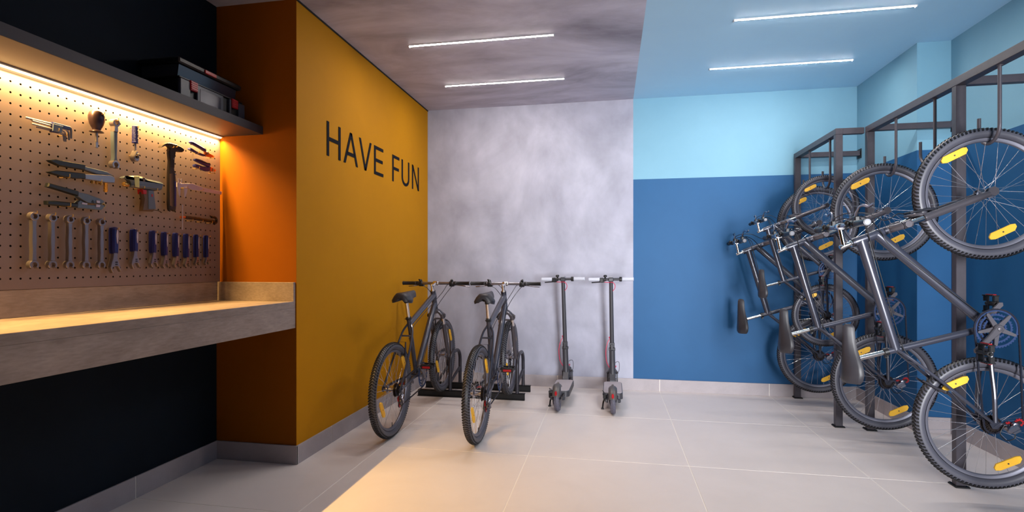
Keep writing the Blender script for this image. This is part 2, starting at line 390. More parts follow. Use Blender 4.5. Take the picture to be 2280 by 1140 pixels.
# ---------------------------------------------------------------- bicycle (local x forward, y left, z up; rear hub above the origin)
RR, RT = 0.3095, 0.0262       # tyre ring radius, tyre section radius
HUBR = (0, 0, 0.336); HUBF = (1.176, 0, 0.336)
HU = Vector((-0.369, 0, 0.929)); 
def ht(d, y=0, off=0.0): # point on the steering axis at distance d from the front hub, off = forward offset
    p = Vector(HUBF) + HU*d + Vector((0.929,0,0.369))*off; p.y = y; return p
def ypt(x, z, y=0): return Vector((x, y, z))
def wheel_parts(name, parent, hub, rear):
    b = MB()      # rim: hollow section revolved about the axle
    b.lathe([(0.2835,-0.0125),(0.2835,0.0125),(0.2780,0.0120),(0.2690,0.0075),(0.2655,0.0),(0.2690,-0.0075),(0.2780,-0.0120)], (0,0,0), (0,1,0), 96, closed=True)
    wh = b.build(name, 'rim', parent, hub)
    b = MB(); k = 14
    b.lathe([(RR+RT*math.cos(2*PI*i/k), RT*math.sin(2*PI*i/k)) for i in range(k)], (0,0,0), (0,1,0), 96, closed=True)
    def blk(th, ph, dth, dph, h, skew):
        vs = []
        for hh in (-0.002, h):
            sh = 0.86 if hh > 0 else 1.0
            for u,v in ((-1,-1),(1,-1),(1,1),(-1,1)):
                p = ph+v*dph*sh; q = th+u*dth*sh+skew*v*dph; r = RR+(RT+hh)*math.cos(p)
                vs.append((r*math.cos(q), (RT+hh)*math.sin(p), r*math.sin(q)))
        b.add(vs, [(4,5,6,7),(0,1,5,4),(1,2,6,5),(2,3,7,6),(3,0,4,7)], 1)
    N = 108
    for i in range(N):
        a = 2*PI*i/N
        for s in (-1, 1):
            blk(a, s*0.36, 0.0145, 0.33, 0.0040, s*0.056)
            blk(a+PI/N, s*1.02, 0.0145, 0.17, 0.0040, s*0.02)
    b.build('tyre', ['rubber','knob'], wh, ang=50)
    b = MB(); ns = 32; fr = 0.021
    for i in range(ns):
        s = 1 if i%2 == 0 else -1; a = 2*PI*i/ns; off = (1 if (i//2)%2 == 0 else -1)*R(68)
        p0 = (fr*math.cos(a+off), s*0.029, fr*math.sin(a+off)); p1 = (0.268*math.cos(a), s*0.003, 0.268*math.sin(a))
        b.tube([p0, p1], 0.00095, 5, caps=False)
    b.build('spokes', 'spoke', wh)
    b = MB(); b.lathe([(0.004,-0.062),(0.008,-0.062),(0.008,-0.050),(0.013,-0.048),(0.013,-0.033),(0.026,-0.031),(0.026,-0.027),(0.014,-0.022),(0.011,0),(0.014,0.022),(0.026,0.027),(0.026,0.031),(0.013,0.033),(0.013,0.048),(0.008,0.050),(0.008,0.062),(0.004,0.062)], (0,0,0), (0,1,0), 20)
    b.build('hub', 'alloy', wh)
    b = MB(); b.tube([(0,0,-0.272),(0,0,-0.238)], [0.0032,0.0026], 8); b.build('valve', 'black', wh)
    # reflectors clipped on the spokes, drive side
    for (cx, cz) in ((0.198, 0.155), (-0.198, -0.062)) if not rear else ((0.198, 0.150), (-0.198, -0.085)):
        b = MB(); ang = R(90+27); m_ = Matrix.Translation((cx, -0.0195, cz)) 
        ux = Vector((math.sin(R(27)), 0, -math.cos(R(27)))); uz = Vector((math.cos(R(27)),0,math.sin(R(27))))
        poly = [(-0.066,-0.010),(-0.046,-0.0185),(0.050,-0.0185),(0.067,-0.004),(0.067,0.012),(0.048,0.0185),(-0.050,0.0185),(-0.066,0.004)]
        b.prism(poly, (cx,-0.013,cz), ux, uz, (0,-1,0), 0.009, bev=0.0015)
        for k in range(-3,4): b.prism([(-0.046,k*0.0048-0.0006),(0.046,k*0.0048-0.0006),(0.046,k*0.0048+0.0006),(-0.046,k*0.0048+0.0006)], (cx,-0.0215,cz), ux, uz, (0,-1,0), 0.0011)
        b.prism([(0.004*math.cos(k*PI/4),0.004*math.sin(k*PI/4)) for k in range(8)], (cx,-0.0221,cz), ux, uz, (0,-1,0), 0.0012, mi=1)
        b.build('wheel_reflector', ['reflector','dark_alloy'], wh)
    return wh

def make_bicycle():
    root = thing('bicycle', None, None)
    wheel_parts('front_wheel', root, HUBF, False); rw = wheel_parts('rear_wheel', root, HUBR, True)
    # frame
    b = MB(); BB = ypt(0.49, 0.325); ST = ypt(0.351, 0.796)
    b.tube([BB, ST], 0.0172, 16); b.tube([ht(0.513), ht(0.517), ht(0.66), ht(0.664)], [0.0225,0.0235,0.0235,0.0225], 20)
    b.tube([ht(0.628), ypt(0.362, 0.752)], [0.0235,0.0205], 16, sq=1.12); b.tube([ht(0.548), BB], [0.0255,0.0235], 16)
    b.lathe([(0.0215,-0.036),(0.0215,0.036)], BB, (0,1,0), 20)
    for s in (-1, 1):
        b.tube(curve([ypt(0.478,0.328,s*0.022), ypt(0.41,0.333,s*0.034), ypt(0.30,0.338,s*0.040), ypt(0.16,0.338,s*0.062), ypt(0.02,0.337,s*0.066)], 5), 0.0105, 10)
        b.tube(curve([ypt(0.364,0.752,s*0.014), ypt(0.315,0.69,s*0.042), ypt(0.18,0.53,s*0.058), ypt(0.018,0.350,s*0.066)], 5), 0.0082, 10)
        b.prism([(0.03,0.345),(0.012,0.362),(-0.012,0.350),(-0.014,0.325),(0.006,0.312),(0.028,0.325)], (0,s*0.0665-0.0025,0), (1,0,0), (0,0,1), (0,1,0), 0.005)
    b.tube([ypt(0.30,0.672,-0.044), ypt(0.30,0.672,0.044)], 0.007, 10); b.tube([ypt(0.375,0.334,-0.036), ypt(0.375,0.334,0.036)], 0.008, 10)
    b.prism([(0,0.345),(0.0,0.30),(-0.012,0.278),(0.012,0.276),(0.022,0.318)], (0,-0.071,0), (1,0,0), (0,0,1), (0,1,0), 0.004)
    fr = b.build('frame', 'frame_paint', root)
    b = MB(); d = (ST-BB).normalized(); b.tube([ST-d*0.006, ST+d*0.014], 0.0212, 18); b.bbox((ST.x-0.034, -0.008, ST.z-0.006), (ST.x-0.012, 0.008, ST.z+0.010), 0.002)
    b.tube([ST+Vector((-0.026,-0.02,0.002)), ST+Vector((-0.026,0.02,0.002))], 0.004, 8); b.build('seat_clamp', 'black', fr)
    for dd in (0.505, 0.668): b = MB(); b.tube([ht(dd-0.006), ht(dd+0.006)], 0.0225 if dd < 0.6 else 0.0235, 20); b.build('headset_cup', 'dark_alloy', fr)
    # fork
    b = MB()
    b.tube([ht(0.500), ht(0.470), ht(0.452)], [0.021,0.022,0.018], 16)
    for s in (-1, 1):
        b.tube(curve([ht(0.478,0), ht(0.470,s*0.022), ht(0.448,s*0.043), ht(0.425,s*0.055)], 4), [0.020]*9+[0.021]*4, 12)
        b.tube([ht(0.443,s*0.0565), ht(0.400,s*0.0565)], 0.0205, 16)
        b.tube([ht(0.338,s*0.0565), ht(0.330,s*0.0565), ht(0.322,s*0.0565), ht(0.10,s*0.0565), ht(0.022,s*0.0585)], [0.0208,0.0215,0.0200,0.0185,0.0150], 16)
        b.prism([(0.022,0.02),(-0.012,0.03),(-0.018,-0.006),(-0.004,-0.020),(0.018,-0.018),(0.030,0.0)], (1.176,s*0.0585-0.004,0.336), (0,0,1) if False else (1,0,0), (0,0,1), (0,1,0), 0.008)
        b.lathe([(0.0165,0),(0.0165,0.006)], ht(0.425,s*0.077), (0,s,0), 14)
    b.tube(curve([ht(0.320,-0.055,0.016), ht(0.345,-0.054,0.024), ht(0.368,-0.036,0.030), ht(0.374,0,0.031), ht(0.368,0.036,0.030), ht(0.345,0.054,0.024), ht(0.320,0.055,0.016)], 4), 0.0085, 10)
    fk = b.build('fork', 'fork_paint', root)
    for s in (-1, 1):
        b = MB(); b.tube([ht(0.415,s*0.0565), ht(0.332,s*0.0565)], 0.0150, 16); b.build('stanchion', 'chrome', fk)
    # stem, handlebar
    b = MB(); BC = ypt(1.016, 1.022)
    b.tube([ht(0.672), ht(0.735), ht(0.739)], [0.0128,0.0128,0.0105], 16); b.tube([ht(0.670), ht(0.684)], 0.0185, 16)
    b.tube([ht(0.716), BC], 0.0122, 16); b.lathe([(0.0185,-0.024),(0.0195,-0.022),(0.0195,0.022),(0.0185,0.024)], BC, (0,1,0), 18)
    b.build('stem', 'chrome', root)
    b = MB(); b.tube([BC+Vector((0,-0.305,0)), BC+Vector((0,0.305,0))], 0.0128, 18); hb = b.build('handlebar', 'alloy', root)
    for s in (-1, 1):
        b = MB(); b.lathe([(0.0165,0.190),(0.0178,0.192),(0.0165,0.197),(0.0165,0.305),(0.0182,0.308),(0.0182,0.312),(0.016,0.3125)], BC, (0,s,0), 18); gp = b.build('grip', 'black', hb)
        b = MB(); b.lathe([(0.0148,0.3122),(0.0148,0.3145),(0.0128,0.3155)], BC, (0,s,0), 18)
        b.lathe([(0.009,0.3153),(0.009,0.3162)], BC, (0,s,0), 14); b.build('end_cap', 'pale_grey', hb)
        b = MB(); b.lathe([(0.0185,0.128),(0.0195,0.130),(0.0195,0.158),(0.0185,0.160)], BC, (0,s,0), 14)
        b.bbox((BC.x+0.004, min(s*0.122,s*0.165), BC.z-0.030), (BC.x+0.042, max(s*0.122,s*0.165), BC.z-0.006), 0.004)
        b.ball(BC+Vector((0.008,s*0.146,0.024)), 0.014, 10, sc=(1.1,1,0.8)); b.tube([BC+Vector((0.0,s*0.150,0.022)), BC+Vector((-0.014,s*0.154,0.034))], [0.006,0.0075], 8)
        b.lathe([(0.0185,0.165),(0.0185,0.186)], BC, (0,s,0), 14); b.build('control_clamp', 'black', hb)
        b = MB(); b.tube(curve([BC+Vector((0.020,s*0.143,-0.014)), BC+Vector((0.060,s*0.150,-0.020)), BC+Vector((0.088,s*0.175,-0.024)), BC+Vector((0.090,s*0.215,-0.028)), BC+Vector((0.080,s*0.250,-0.032)), BC+Vector((0.090,s*0.290,-0.036))], 4), [0.0105]*5+[0.0070]*16, 8, sq=0.75)
        b.build('brake_lever', 'alloy', hb)
    # seat post and saddle
    b = MB(); b.tube([ST+d*0.010, ST+d*0.150], 0.0135, 16); b.build('seat_post', 'chrome', root)
    T = ST+d*0.158
    b = MB(); n1, n2 = 16, 14; cs = []
    prof = [(0.178,0.028,0.030,1.000),(0.182,0.052,0.040,1.012),(0.200,0.066,0.050,1.022),(0.235,0.071,0.054,1.024),(0.275,0.064,0.050,1.020),(0.315,0.048,0.044,1.015),(0.355,0.034,0.038,1.012),(0.400,0.024,0.034,1.011),(0.445,0.019,0.032,1.010),(0.475,0.0165,0.031,1.008),(0.490,0.011,0.024,1.003),(0.495,0.004,0.012,0.996)]
    vs = []
    for (x, hw, th, zt) in prof:
        th *= 1.85
        dip = 0.010*max(0, 1-abs(x-0.225)/0.10)
        for k in range(n1):
            a = 2*PI*k/n1; cx_, sx_ = math.cos(a), math.sin(a)
            y = hw*1.1*math.copysign(abs(cx_)**0.75, cx_)
            u_ = abs(y)/(hw*1.1+1e-9); z = zt - 0.72*th*u_**2.3 - (0 if sx_ > 0 else 0.34*th*min(1,abs(sx_)*2.2)) - 1.3*dip*math.exp(-(y/0.022)**2)
            vs.append((x, y, z))
    m_ = len(prof); fs = [(i*n1+j, (i+1)*n1+j, (i+1)*n1+(j+1)%n1, i*n1+(j+1)%n1) for i in range(m_-1) for j in range(n1)] + [tuple(range(n1)), tuple((m_-1)*n1+j for j in range(n1))[::-1]]
    b.add(vs, fs); sd = b.build('saddle', 'saddle', root, ang=70)
    b = MB()
    for s in (-1, 1): b.tube(curve([ypt(0.205,0.972,s*0.030), ypt(0.25,0.958,s*0.022), ypt(0.32,0.954,s*0.021), ypt(0.40,0.966,s*0.014), ypt(0.455,0.984,s*0.006)], 4), 0.0035, 8)
    b.bbox((T.x-0.022,-0.026,0.944), (T.x+0.024,0.026,0.964), 0.004); b.tube([T-d*0.02, T+d*0.002], 0.018, 14); b.lathe([(0.011,-0.034),(0.011,0.034)], (T.x,0,0.955), (0,1,0), 10)
    b.build('saddle_rails', 'black', sd)
    # crankset
    b = MB()
    def ringgear(rad, y0, teeth, inner):
        t = 0.0022; n = teeth*2; vs = []; 
        for yy in (y0-t/2, y0+t/2):
            for k in range(n):
                a = 2*PI*k/n; r_ = rad+(0.0042 if k%2 == 0 else -0.0018); vs.append((BB.x+r_*math.cos(a), yy, BB.z+r_*math.sin(a)))
            for k in range(n):
                a = 2*PI*k/n; vs.append((BB.x+inner*math.cos(a), yy, BB.z+inner*math.sin(a)))
        fs = []
        for k in range(n):
            j = (k+1)%n
            fs += [(k,j,n+j,n+k), (2*n+j,2*n+k,3*n+k,3*n+j), (j,k,2*n+k,2*n+j), (n+k,n+j,3*n+j,3*n+k)]
        b.add(vs, fs)
    ringgear(0.0960, -0.056, 44, 0.0865); ringgear(0.0730, -0.050, 34, 0.0645); ringgear(0.0510, -0.044, 24, 0.0430)
    ck = b.build('chainrings', 'blue_ring', root)
    A = Vector((-0.757,0,0.653)).normalized()
    b = MB()
    for k in range(5):
        a = math.atan2(A.z, A.x)+2*PI*(k+0.5)/5; dd = Vector((math.cos(a),0,math.sin(a))); nn = Vector((-dd.z,0,dd.x))
        b.add([BB+dd*r_+nn*w_+Vector((0,yy,0)) for yy in (-0.058,-0.0655) for r_,w_ in ((0.012,-0.012),(0.084,-0.0065),(0.089,0),(0.084,0.0065),(0.012,0.012))], [(0,1,2,3,4),(9,8,7,6,5)]+[(i,5+i,5+(i+1)%5,(i+1)%5) for i in range(5)])
    b.lathe([(0.020,-0.050),(0.022,-0.056),(0.022,-0.074),(0.017,-0.079),(0.012,-0.079)], BB, (0,1,0), 20)
    b.build('spider', 'crank_grey', ck)
    for s, dirv in ((-1, A), (1, -A)):
        nn = Vector((-dirv.z,0,dirv.x)); b = MB(); y0 = s*0.070
        out = [(-0.016,-0.0165),(0.0,-0.019),(0.06,-0.0135),(0.135,-0.0115),(0.152,-0.0125),(0.163,0),(0.152,0.0125),(0.135,0.0115),(0.06,0.0135),(0.0,0.019),(-0.016,0.0165),(-0.021,0)]
        b.prism(out, BB+Vector((0,y0-s*0.002,0)), dirv, nn, (0,s,0), 0.014, bev=0.004); b.lathe([(0.011,0.012),(0.011,0.0175),(0.008,0.019)], BB+Vector((0,y0-s*0.002,0)), (0,s,0), 14)
        if s > 0: b.lathe([(0.017,0.036),(0.017,0.070)], BB, (0,1,0), 14)
        b.build('crank_arm', 'crank_grey', root)
        P = BB+dirv*0.15+Vector((0,y0+s*0.012,0)); b = MB()
        b.tube([P, P+Vector((0,s*0.10,0))], [0.007,0.006], 10); b.lathe([(0.014,0.008),(0.0165,0.014),(0.012,0.05),(0.013,0.088)], P, (0,s,0), 12)
        y1, y2 = sorted((P.y+s*0.016, P.y+s*0.106))
        for e in (-1, 1):
            x1, x2 = sorted((P.x+e*0.040, P.x+e*0.046)); b.bbox((x1,y1,P.z-0.0145), (x2,y2,P.z+0.0145), 0.002)
            for yy in (y1, y2-0.005): 
                xa, xb = sorted((P.x+e*0.012, P.x+e*0.044)); b.bbox((xa,yy,P.z-0.010), (xb,yy+0.005,P.z+0.010), 0.0015)
            for zz in (-0.013, 0.009): b.bbox((min(P.x,P.x+e*0.042),(y1+y2)/2-0.004,P.z+zz), (max(P.x,P.x+e*0.042),(y1+y2)/2+0.004,P.z+zz+0.004), 0.001)
            for q in range(7): b.bbox((x1, y1+0.004+q*(y2-y1-0.014)/6, P.z+0.014), (x2, y1+0.010+q*(y2-y1-0.014)/6, P.z+0.018), 0.0005)
        pd = b.build('pedal', 'black', root)
        for e in (-1, 1):
            b = MB(); x1, x2 = sorted((P.x+e*0.0455, P.x+e*0.0505)); b.bbox((x1,(y1+y2)/2-0.031,P.z-0.008), (x2,(y1+y2)/2+0.031,P.z+0.008), 0.0015); b.build('pedal_reflector', 'red', pd)
    # cassette
    b = MB()
    for k in range(7):
        rad = 0.047-k*0.0036; yy = -0.032-k*0.0042; n = 2*(26-2*k); b.lathe([(0.013,-0.0009),(rad,-0.0009),(rad,0.0009),(0.013,0.0009)], (0,yy,0), (0,1,0), 20, closed=True)
        for q in range(n//2):
            a = 2*PI*q/(n/2); b.box((rad-0.001,-0.0009,-0.0017),(rad+0.003,0.0009,0.0017), 0, Matrix.Translation((0,yy,0)) @ Matrix.Rotation(-a,4,'Y'))
    b.build('cassette', 'tool_steel_dark', rw)
    # rear derailleur
    J1 = ypt(0.004, 0.270, -0.052); J2 = ypt(0.022, 0.224, -0.052)
    b = MB(); b.tube([ypt(0.0,0.300,-0.074), ypt(0.004,0.292,-0.086)], 0.013, 14)
    m_ = Matrix.Translation((-0.012,-0.080,0.282)) @ Matrix.Rotation(R(-32),4,'Y'); b.bbox((-0.014,-0.012,-0.042), (0.012,0.010,0.012), 0.005, 0, m_); b.bbox((-0.020,-0.017,-0.036), (-0.010,0.0,0.0), 0.003, 0, m_)
    b.lathe([(0.016,0),(0.017,0.004),(0.015,0.016),(0.009,0.018)], ypt(0.010,0.250,-0.062), (0,-1,0), 16)
    dr = b.build('derailleur', 'alloy', root)
    b = MB(); dv = (J2-J1).normalized(); nn = Vector((-dv.z,0,dv.x))
    for yy in (-0.006, 0.006): b.prism([(-0.012,-0.008),(0.054,-0.008),(0.060,0),(0.054,0.008),(-0.012,0.010)], J1+Vector((0,yy-0.001,0)), dv, nn, (0,1,0), 0.002)
    b.tube(curve([ypt(0.012,0.31,-0.085), ypt(-0.03,0.33,-0.09), ypt(-0.062,0.30,-0.085), ypt(-0.05,0.262,-0.082), ypt(-0.02,0.262,-0.082)], 5), 0.0025, 8); b.build('derailleur_cage', 'black', dr)
    for J in (J1, J2):
        b = MB(); 
        b.lathe([(0.006,-0.003),(0.0165,-0.003),(0.0165,0.003),(0.006,0.003)], J, (0,1,0), 18, closed=True)
        for q in range(10): b.box((0.0155,-0.002,-0.003),(0.0205,0.002,0.003), 0, Matrix.Translation(J) @ Matrix.Rotation(2*PI*q/10,4,'Y'))
        b.build('jockey_wheel', 'red', dr)
    # chain: bar links along the closed run
    def arc(c, r_, a0, a1, n): return [Vector((c[0]+r_*math.cos(R(a0+(a1-a0)*k/n)), 0, c[1]+r_*math.sin(R(a0+(a1-a0)*k/n)))) for k in range(n+1)]
    run = arc((0.49,0.325),0.097,95,-92,28) + arc((0.022,0.224),0.0195,-80,-190,5) + arc((0.004,0.270),0.0195,10,75,3) + arc((0.0,0.336),0.040,-70,-268,10)
    L = 0.0127; pts = []; acc = 0; run.append(run[0])
    for a, c in zip(run[:-1], run[1:]):
        seg = (c-a).length
        while acc <= seg: pts.append(a.lerp(c, acc/seg)); acc += L
        acc -= seg
    b = MB()
    for k in range(len(pts)):
        a, c = pts[k], pts[(k+1)%len(pts)]; dd = (c-a); ln = dd.length; dd = dd.normalized() if ln > 0 else Vector((1,0,0)); nn = Vector((-dd.z,0,dd.x)); t = 0.0036 if k%2 else 0.0026; f = 1.25 if k%2 else 0.95
        yb = -0.050 if a.x < 0.1 else (-0.050-0.006*min(1,(a.x-0.1)/0.3))
        vs = [(a+c)/2 + dd*u*ln*0.5*f + nn*v*0.0038 + Vector((0,yb+w_*t,0)) for u in (-1,1) for v in (-1,1) for w_ in (-1,1)]
        b.add(vs, [(0,1,3,2),(4,6,7,5),(0,4,5,1),(2,3,7,6),(0,2,6,4),(1,5,7,3)])
    b.build('chain', 'chain', root, smooth=False)
    # rim brakes
    for nm, ctr, fd, yb in (('front_brake', None, 0, 0), ('rear_brake', 1, 0, 0)):
        b = MB(); pads = MB()
        for s in (-1, 1):
            if nm == 'front_brake': p0, p1, p2, out = ht(0.262,s*0.040,0.022), ht(0.300,s*0.040,0.034), ht(0.372,s*0.030,0.046), ht(0.285,s*0.020,0.004)
            else:
                q = Vector((0.655,0,0.756)).normalized(); base = Vector(HUBR); up = Vector((-q.z,0,q.x))
                f_ = lambda dd, yy, o_: base+q*dd+up*o_+Vector((0,yy,0))
                p0, p1, p2, out = f_(0.262,s*0.045,0.018), f_(0.300,s*0.040,0.030), f_(0.368,s*0.028,0.040), f_(0.280,s*0.020,0.004)
            b.tube([p0,p1,p2], [0.0085,0.0072,0.0055], 8); b.ball(p0, 0.0105, 8)
            w_ = Vector(p1)-Vector(p0); w_.y = 0; w_ = w_.normalized(); tdir = Vector((-w_.z,0,w_.x))
            pads.tube([Vector(out)-tdir*0.030, Vector(out)+tdir*0.030], 0.0058, 8); pads.tube([Vector(out), (p0+p1)/2], 0.004, 6)
            if s < 0: pA = p2
        b.tube([pA, pA+Vector((0,0.06,0))], 0.0012, 5)
        k = b.build(nm, 'dark_alloy', root); pads.build('brake_pads', 'black', k)
    # cables
    b = MB(); X = BC
    b.tube(curve([X+Vector((0.038,0.125,-0.018)), X+Vector((0.055,0.085,-0.012)), X+Vector((0.075,0.045,-0.055)), X+Vector((0.072,0.02,-0.14)), ht(0.47,0.028,0.05), ht(0.40,0.030,0.058), ht(0.372,0.034,0.046)], 6), 0.0026, 7)
    b.tube(curve([X+Vector((0.038,-0.125,-0.018)), X+Vector((0.05,-0.09,-0.02)), X+Vector((0.04,-0.055,-0.075)), X+Vector((-0.01,-0.038,-0.11)), ypt(0.90,0.875,-0.028), ypt(0.60,0.795,-0.026), ypt(0.39,0.735,-0.026), ypt(0.33,0.70,-0.035), ypt(0.27,0.655,-0.03)], 6), 0.0026, 7)
    b.tube(curve([X+Vector((0.030,-0.15,-0.020)), X+Vector((0.045,-0.11,-0.06)), X+Vector((0.02,-0.06,-0.13)), X+Vector((-0.04,-0.032,-0.19)), ypt(0.90,0.775,-0.026), ypt(0.62,0.450,-0.028), ypt(0.505,0.318,-0.026)], 6), 0.0026, 7)
    b.tube(curve([X+Vector((0.030,0.15,-0.020)), X+Vector((0.05,0.10,-0.05)), X+Vector((0.03,0.04,-0.12)), X+Vector((-0.02,0.030,-0.15)), ypt(0.93,0.865,0.028), ypt(0.62,0.792,0.027), ypt(0.40,0.735,0.024)], 6), 0.0026, 7)
    b.build('cables', 'cable', root)
    return root

# floor bicycles in the low rack, then the four hung by the front wheel
bike0 = make_bicycle()
def floor_pose(o, x, y, lift):
    a = math.asin(lift/1.176); o.rotation_euler = (Matrix.Rotation(R(90),4,'Z') @ Matrix.Rotation(-a,4,'Y')).to_euler()
    o.location = Vector((x, y, 0.338)) - (Matrix.Rotation(R(90),3,'Z') @ Matrix.Rotation(-a,3,'Y')) @ Vector((0,0,0.336))
def hang_pose(o, hubx, y, rz, s=1.0, tilt=0.0):
    m_ = Matrix.Rotation(R(-90+tilt),3,'Y'); o.rotation_euler = m_.to_euler(); o.scale = (s,s,s)
    o.location = Vector((hubx, y, rz)) - m_ @ Vector((0,0,0.336))*s
bikes = [bike0] + [copy_tree(bike0) for _ in range(5)]
floor_pose(bikes[0], -1.545, 3.571, 0.055); floor_pose(bikes[1], -0.905, 3.564, 0.055)
hang_pose(bikes[2], 1.898, 3.115, 0.420); hang_pose(bikes[3], 1.867, 4.085, 0.425)
hang_pose(bikes[4], 1.701, 4.645, 0.830, 0.745); hang_pose(bikes[5], 1.779, 5.03, 0.448, 0.975)
for o, (lb, gp) in zip(bikes, [
    ('dark mountain bicycle standing in the low floor rack, next to the yellow wall', 'bicycles in the floor rack'),
    ('dark mountain bicycle standing in the low floor rack, on the scooters side', 'bicycles in the floor rack'),
    ('grey mountain bicycle hung by its front wheel, nearest the camera at the right edge', 'bicycles hung on the wall rack'),
    ('grey mountain bicycle hung by its front wheel, right behind the nearest hanging one', 'bicycles hung on the wall rack'),
    ('smaller bicycle hung higher than the others, with its rear wheel well above the floor', 'bicycles hung on the wall rack'),
    ('grey mountain bicycle hung farthest back, its handlebar close to the dark blue back wall', 'bicycles hung on the wall rack')]):
    tag(o, lb, 'bicycle', gp)

# ---------------------------------------------------------------- hanging rack
t = thing('bicycle_rack', 'tall dark steel frame with hooks for hanging bicycles along the right blue wall', 'bicycle rack', (1.9, 4.0, 0))
O = Vector((1.9, 4.0, 0))
def rb(name, m, lo, hi, bev=0.002, parent=None):
    b = MB(); b.bbox(Vector(lo)-O, Vector(hi)-O, bev); return b.build(name, m, parent or t, smooth=False)
FX1, FX2, ZT, ZU = 1.709, 1.908, 2.272, 2.226
posts = [(FX1, 5.315), (FX1, 4.42), (FX2, 4.375), (FX2, 3.348), (FX2, 2.30)]
for px_, py_ in posts:
    p = rb('post', 'rack_steel', (px_-0.025, py_-0.020, 0.008), (px_+0.025, py_+0.020, ZU-0.0003))
    b = MB(); b.bbox((px_-0.036-O.x, py_-0.036-O.y, 0), (px_+0.036-O.x, py_+0.036-O.y, 0.0078), 0.001)
    for sx in (-1,1):
        for sy in (-1,1): b.lathe([(0.005,0.0078),(0.005,0.012)], (px_+sx*0.029-O.x, py_+sy*0.029-O.y, 0), (0,0,1), 6)
    b.build('foot_plate', 'black_steel', p, smooth=False)
rb('top_beam', 'rack_steel', (FX1-0.025, 4.40, ZU), (FX1+0.025, 5.335, ZT))
rb('top_beam', 'rack_steel', (FX2-0.025, 2.28, ZU), (FX2+0.025, 4.395, ZT))
rb('link_beam', 'rack_steel', (FX1+0.0252, 4.401, ZU), (FX2-0.0252, 4.439, ZT))
for fx, fy, wx in ((FX1, 5.30, XR2), (FX2, 4.345, XR), (FX2, 3.348, XR), (FX2, 2.31, XR)):
    a = rb('wall_arm', 'rack_steel', (fx+0.0252, fy-0.020, ZU+0.001), (wx-0.006, fy+0.020, ZT-0.001))
    rb('wall_plate', 'black_steel', (wx-0.0058, fy-0.036, ZU-0.022), (wx, min(fy+0.036, 5.354 if wx < 2.3 else 4.389), ZT+0.016), parent=a)
def hang_hook(fx, yr, tipz=2.0):
    yt = yr+0.150; r_ = 0.0085; zb = 1.905; b = MB()
    path = [(fx-O.x, yr-O.y, ZU+0.001), (fx-O.x, yr-O.y, 1.94)] + [(fx-O.x, yr+0.075-0.075*math.cos(a)-O.y, 1.927-0.075*math.sin(a)) for a in [PI*k/10 for k in range(0,11)]] + [(fx-O.x, yt-O.y, 1.94), (fx-O.x, yt-O.y, tipz)]
    b.tube(path, r_, 12); b.lathe([(0.014,-0.004),(0.014,0)], (fx-O.x, yr-O.y, ZU), (0,0,1), 12)
    b.build('hanging_hook', 'hook_tube', t)
for fx, y_ in ((FX2, 3.035), (FX2, 3.570), (FX2, 4.008), (FX1, 4.570), (FX1, 5.005)): hang_hook(fx, y_)

# ---------------------------------------------------------------- low floor rack
O = Vector((-1.3, 4.9, 0))
t = thing('floor_bicycle_rack', 'low black steel floor rack with round loops holding two bicycles', 'bicycle rack', O)
for y0, x0, x1 in ((4.758, -1.793, -0.768), (5.092, -1.835, -0.765)):
    b = MB(); b.bbox((x0-O.x, y0-O.y, 0), (x1-O.x, y0+0.006-O.y, 0.058), 0.001); b.bbox((x0-O.x, y0-0.018-O.y, 0), (x1-O.x, y0+0.001-O.y, 0.006), 0.001)
    b.bbox((x0-O.x, y0-O.y, 0.053), (x1-O.x, y0+0.040-O.y, 0.058), 0.001); b.build('base_rail', 'black_steel', t, smooth=False)
for cx in (-1.545, -0.905):
    for s in (-1, 1):
        x = cx+s*0.064-O.x; ya, yb = 4.776-O.y, 5.110-O.y; zt = 0.402; rr = 0.0165; rad = (yb-ya)/2; b = MB()
        pts = [(x, ya, 0.057), (x, ya, zt-0.11)] + [(x, ya+0.11-0.11*math.cos(a), zt-0.11+0.11*math.sin(a)) for a in [PI/2*k/6 for k in range(1,7)]]
        pts += [(x, yb-0.11+0.11*math.sin(a), zt-0.11+0.11*math.cos(a)) for a in [PI/2*k/6 for k in range(0,7)]] + [(x, yb, 0.057)]
        b.tube(pts, rr, 14); lp = b.build('wheel_loop', 'rack_tube', t)
        b = MB(); b.tube([(x, ya, 0.13), (x, yb, 0.22)], 0.0135, 10); b.build('brace', 'rack_tube', lp)

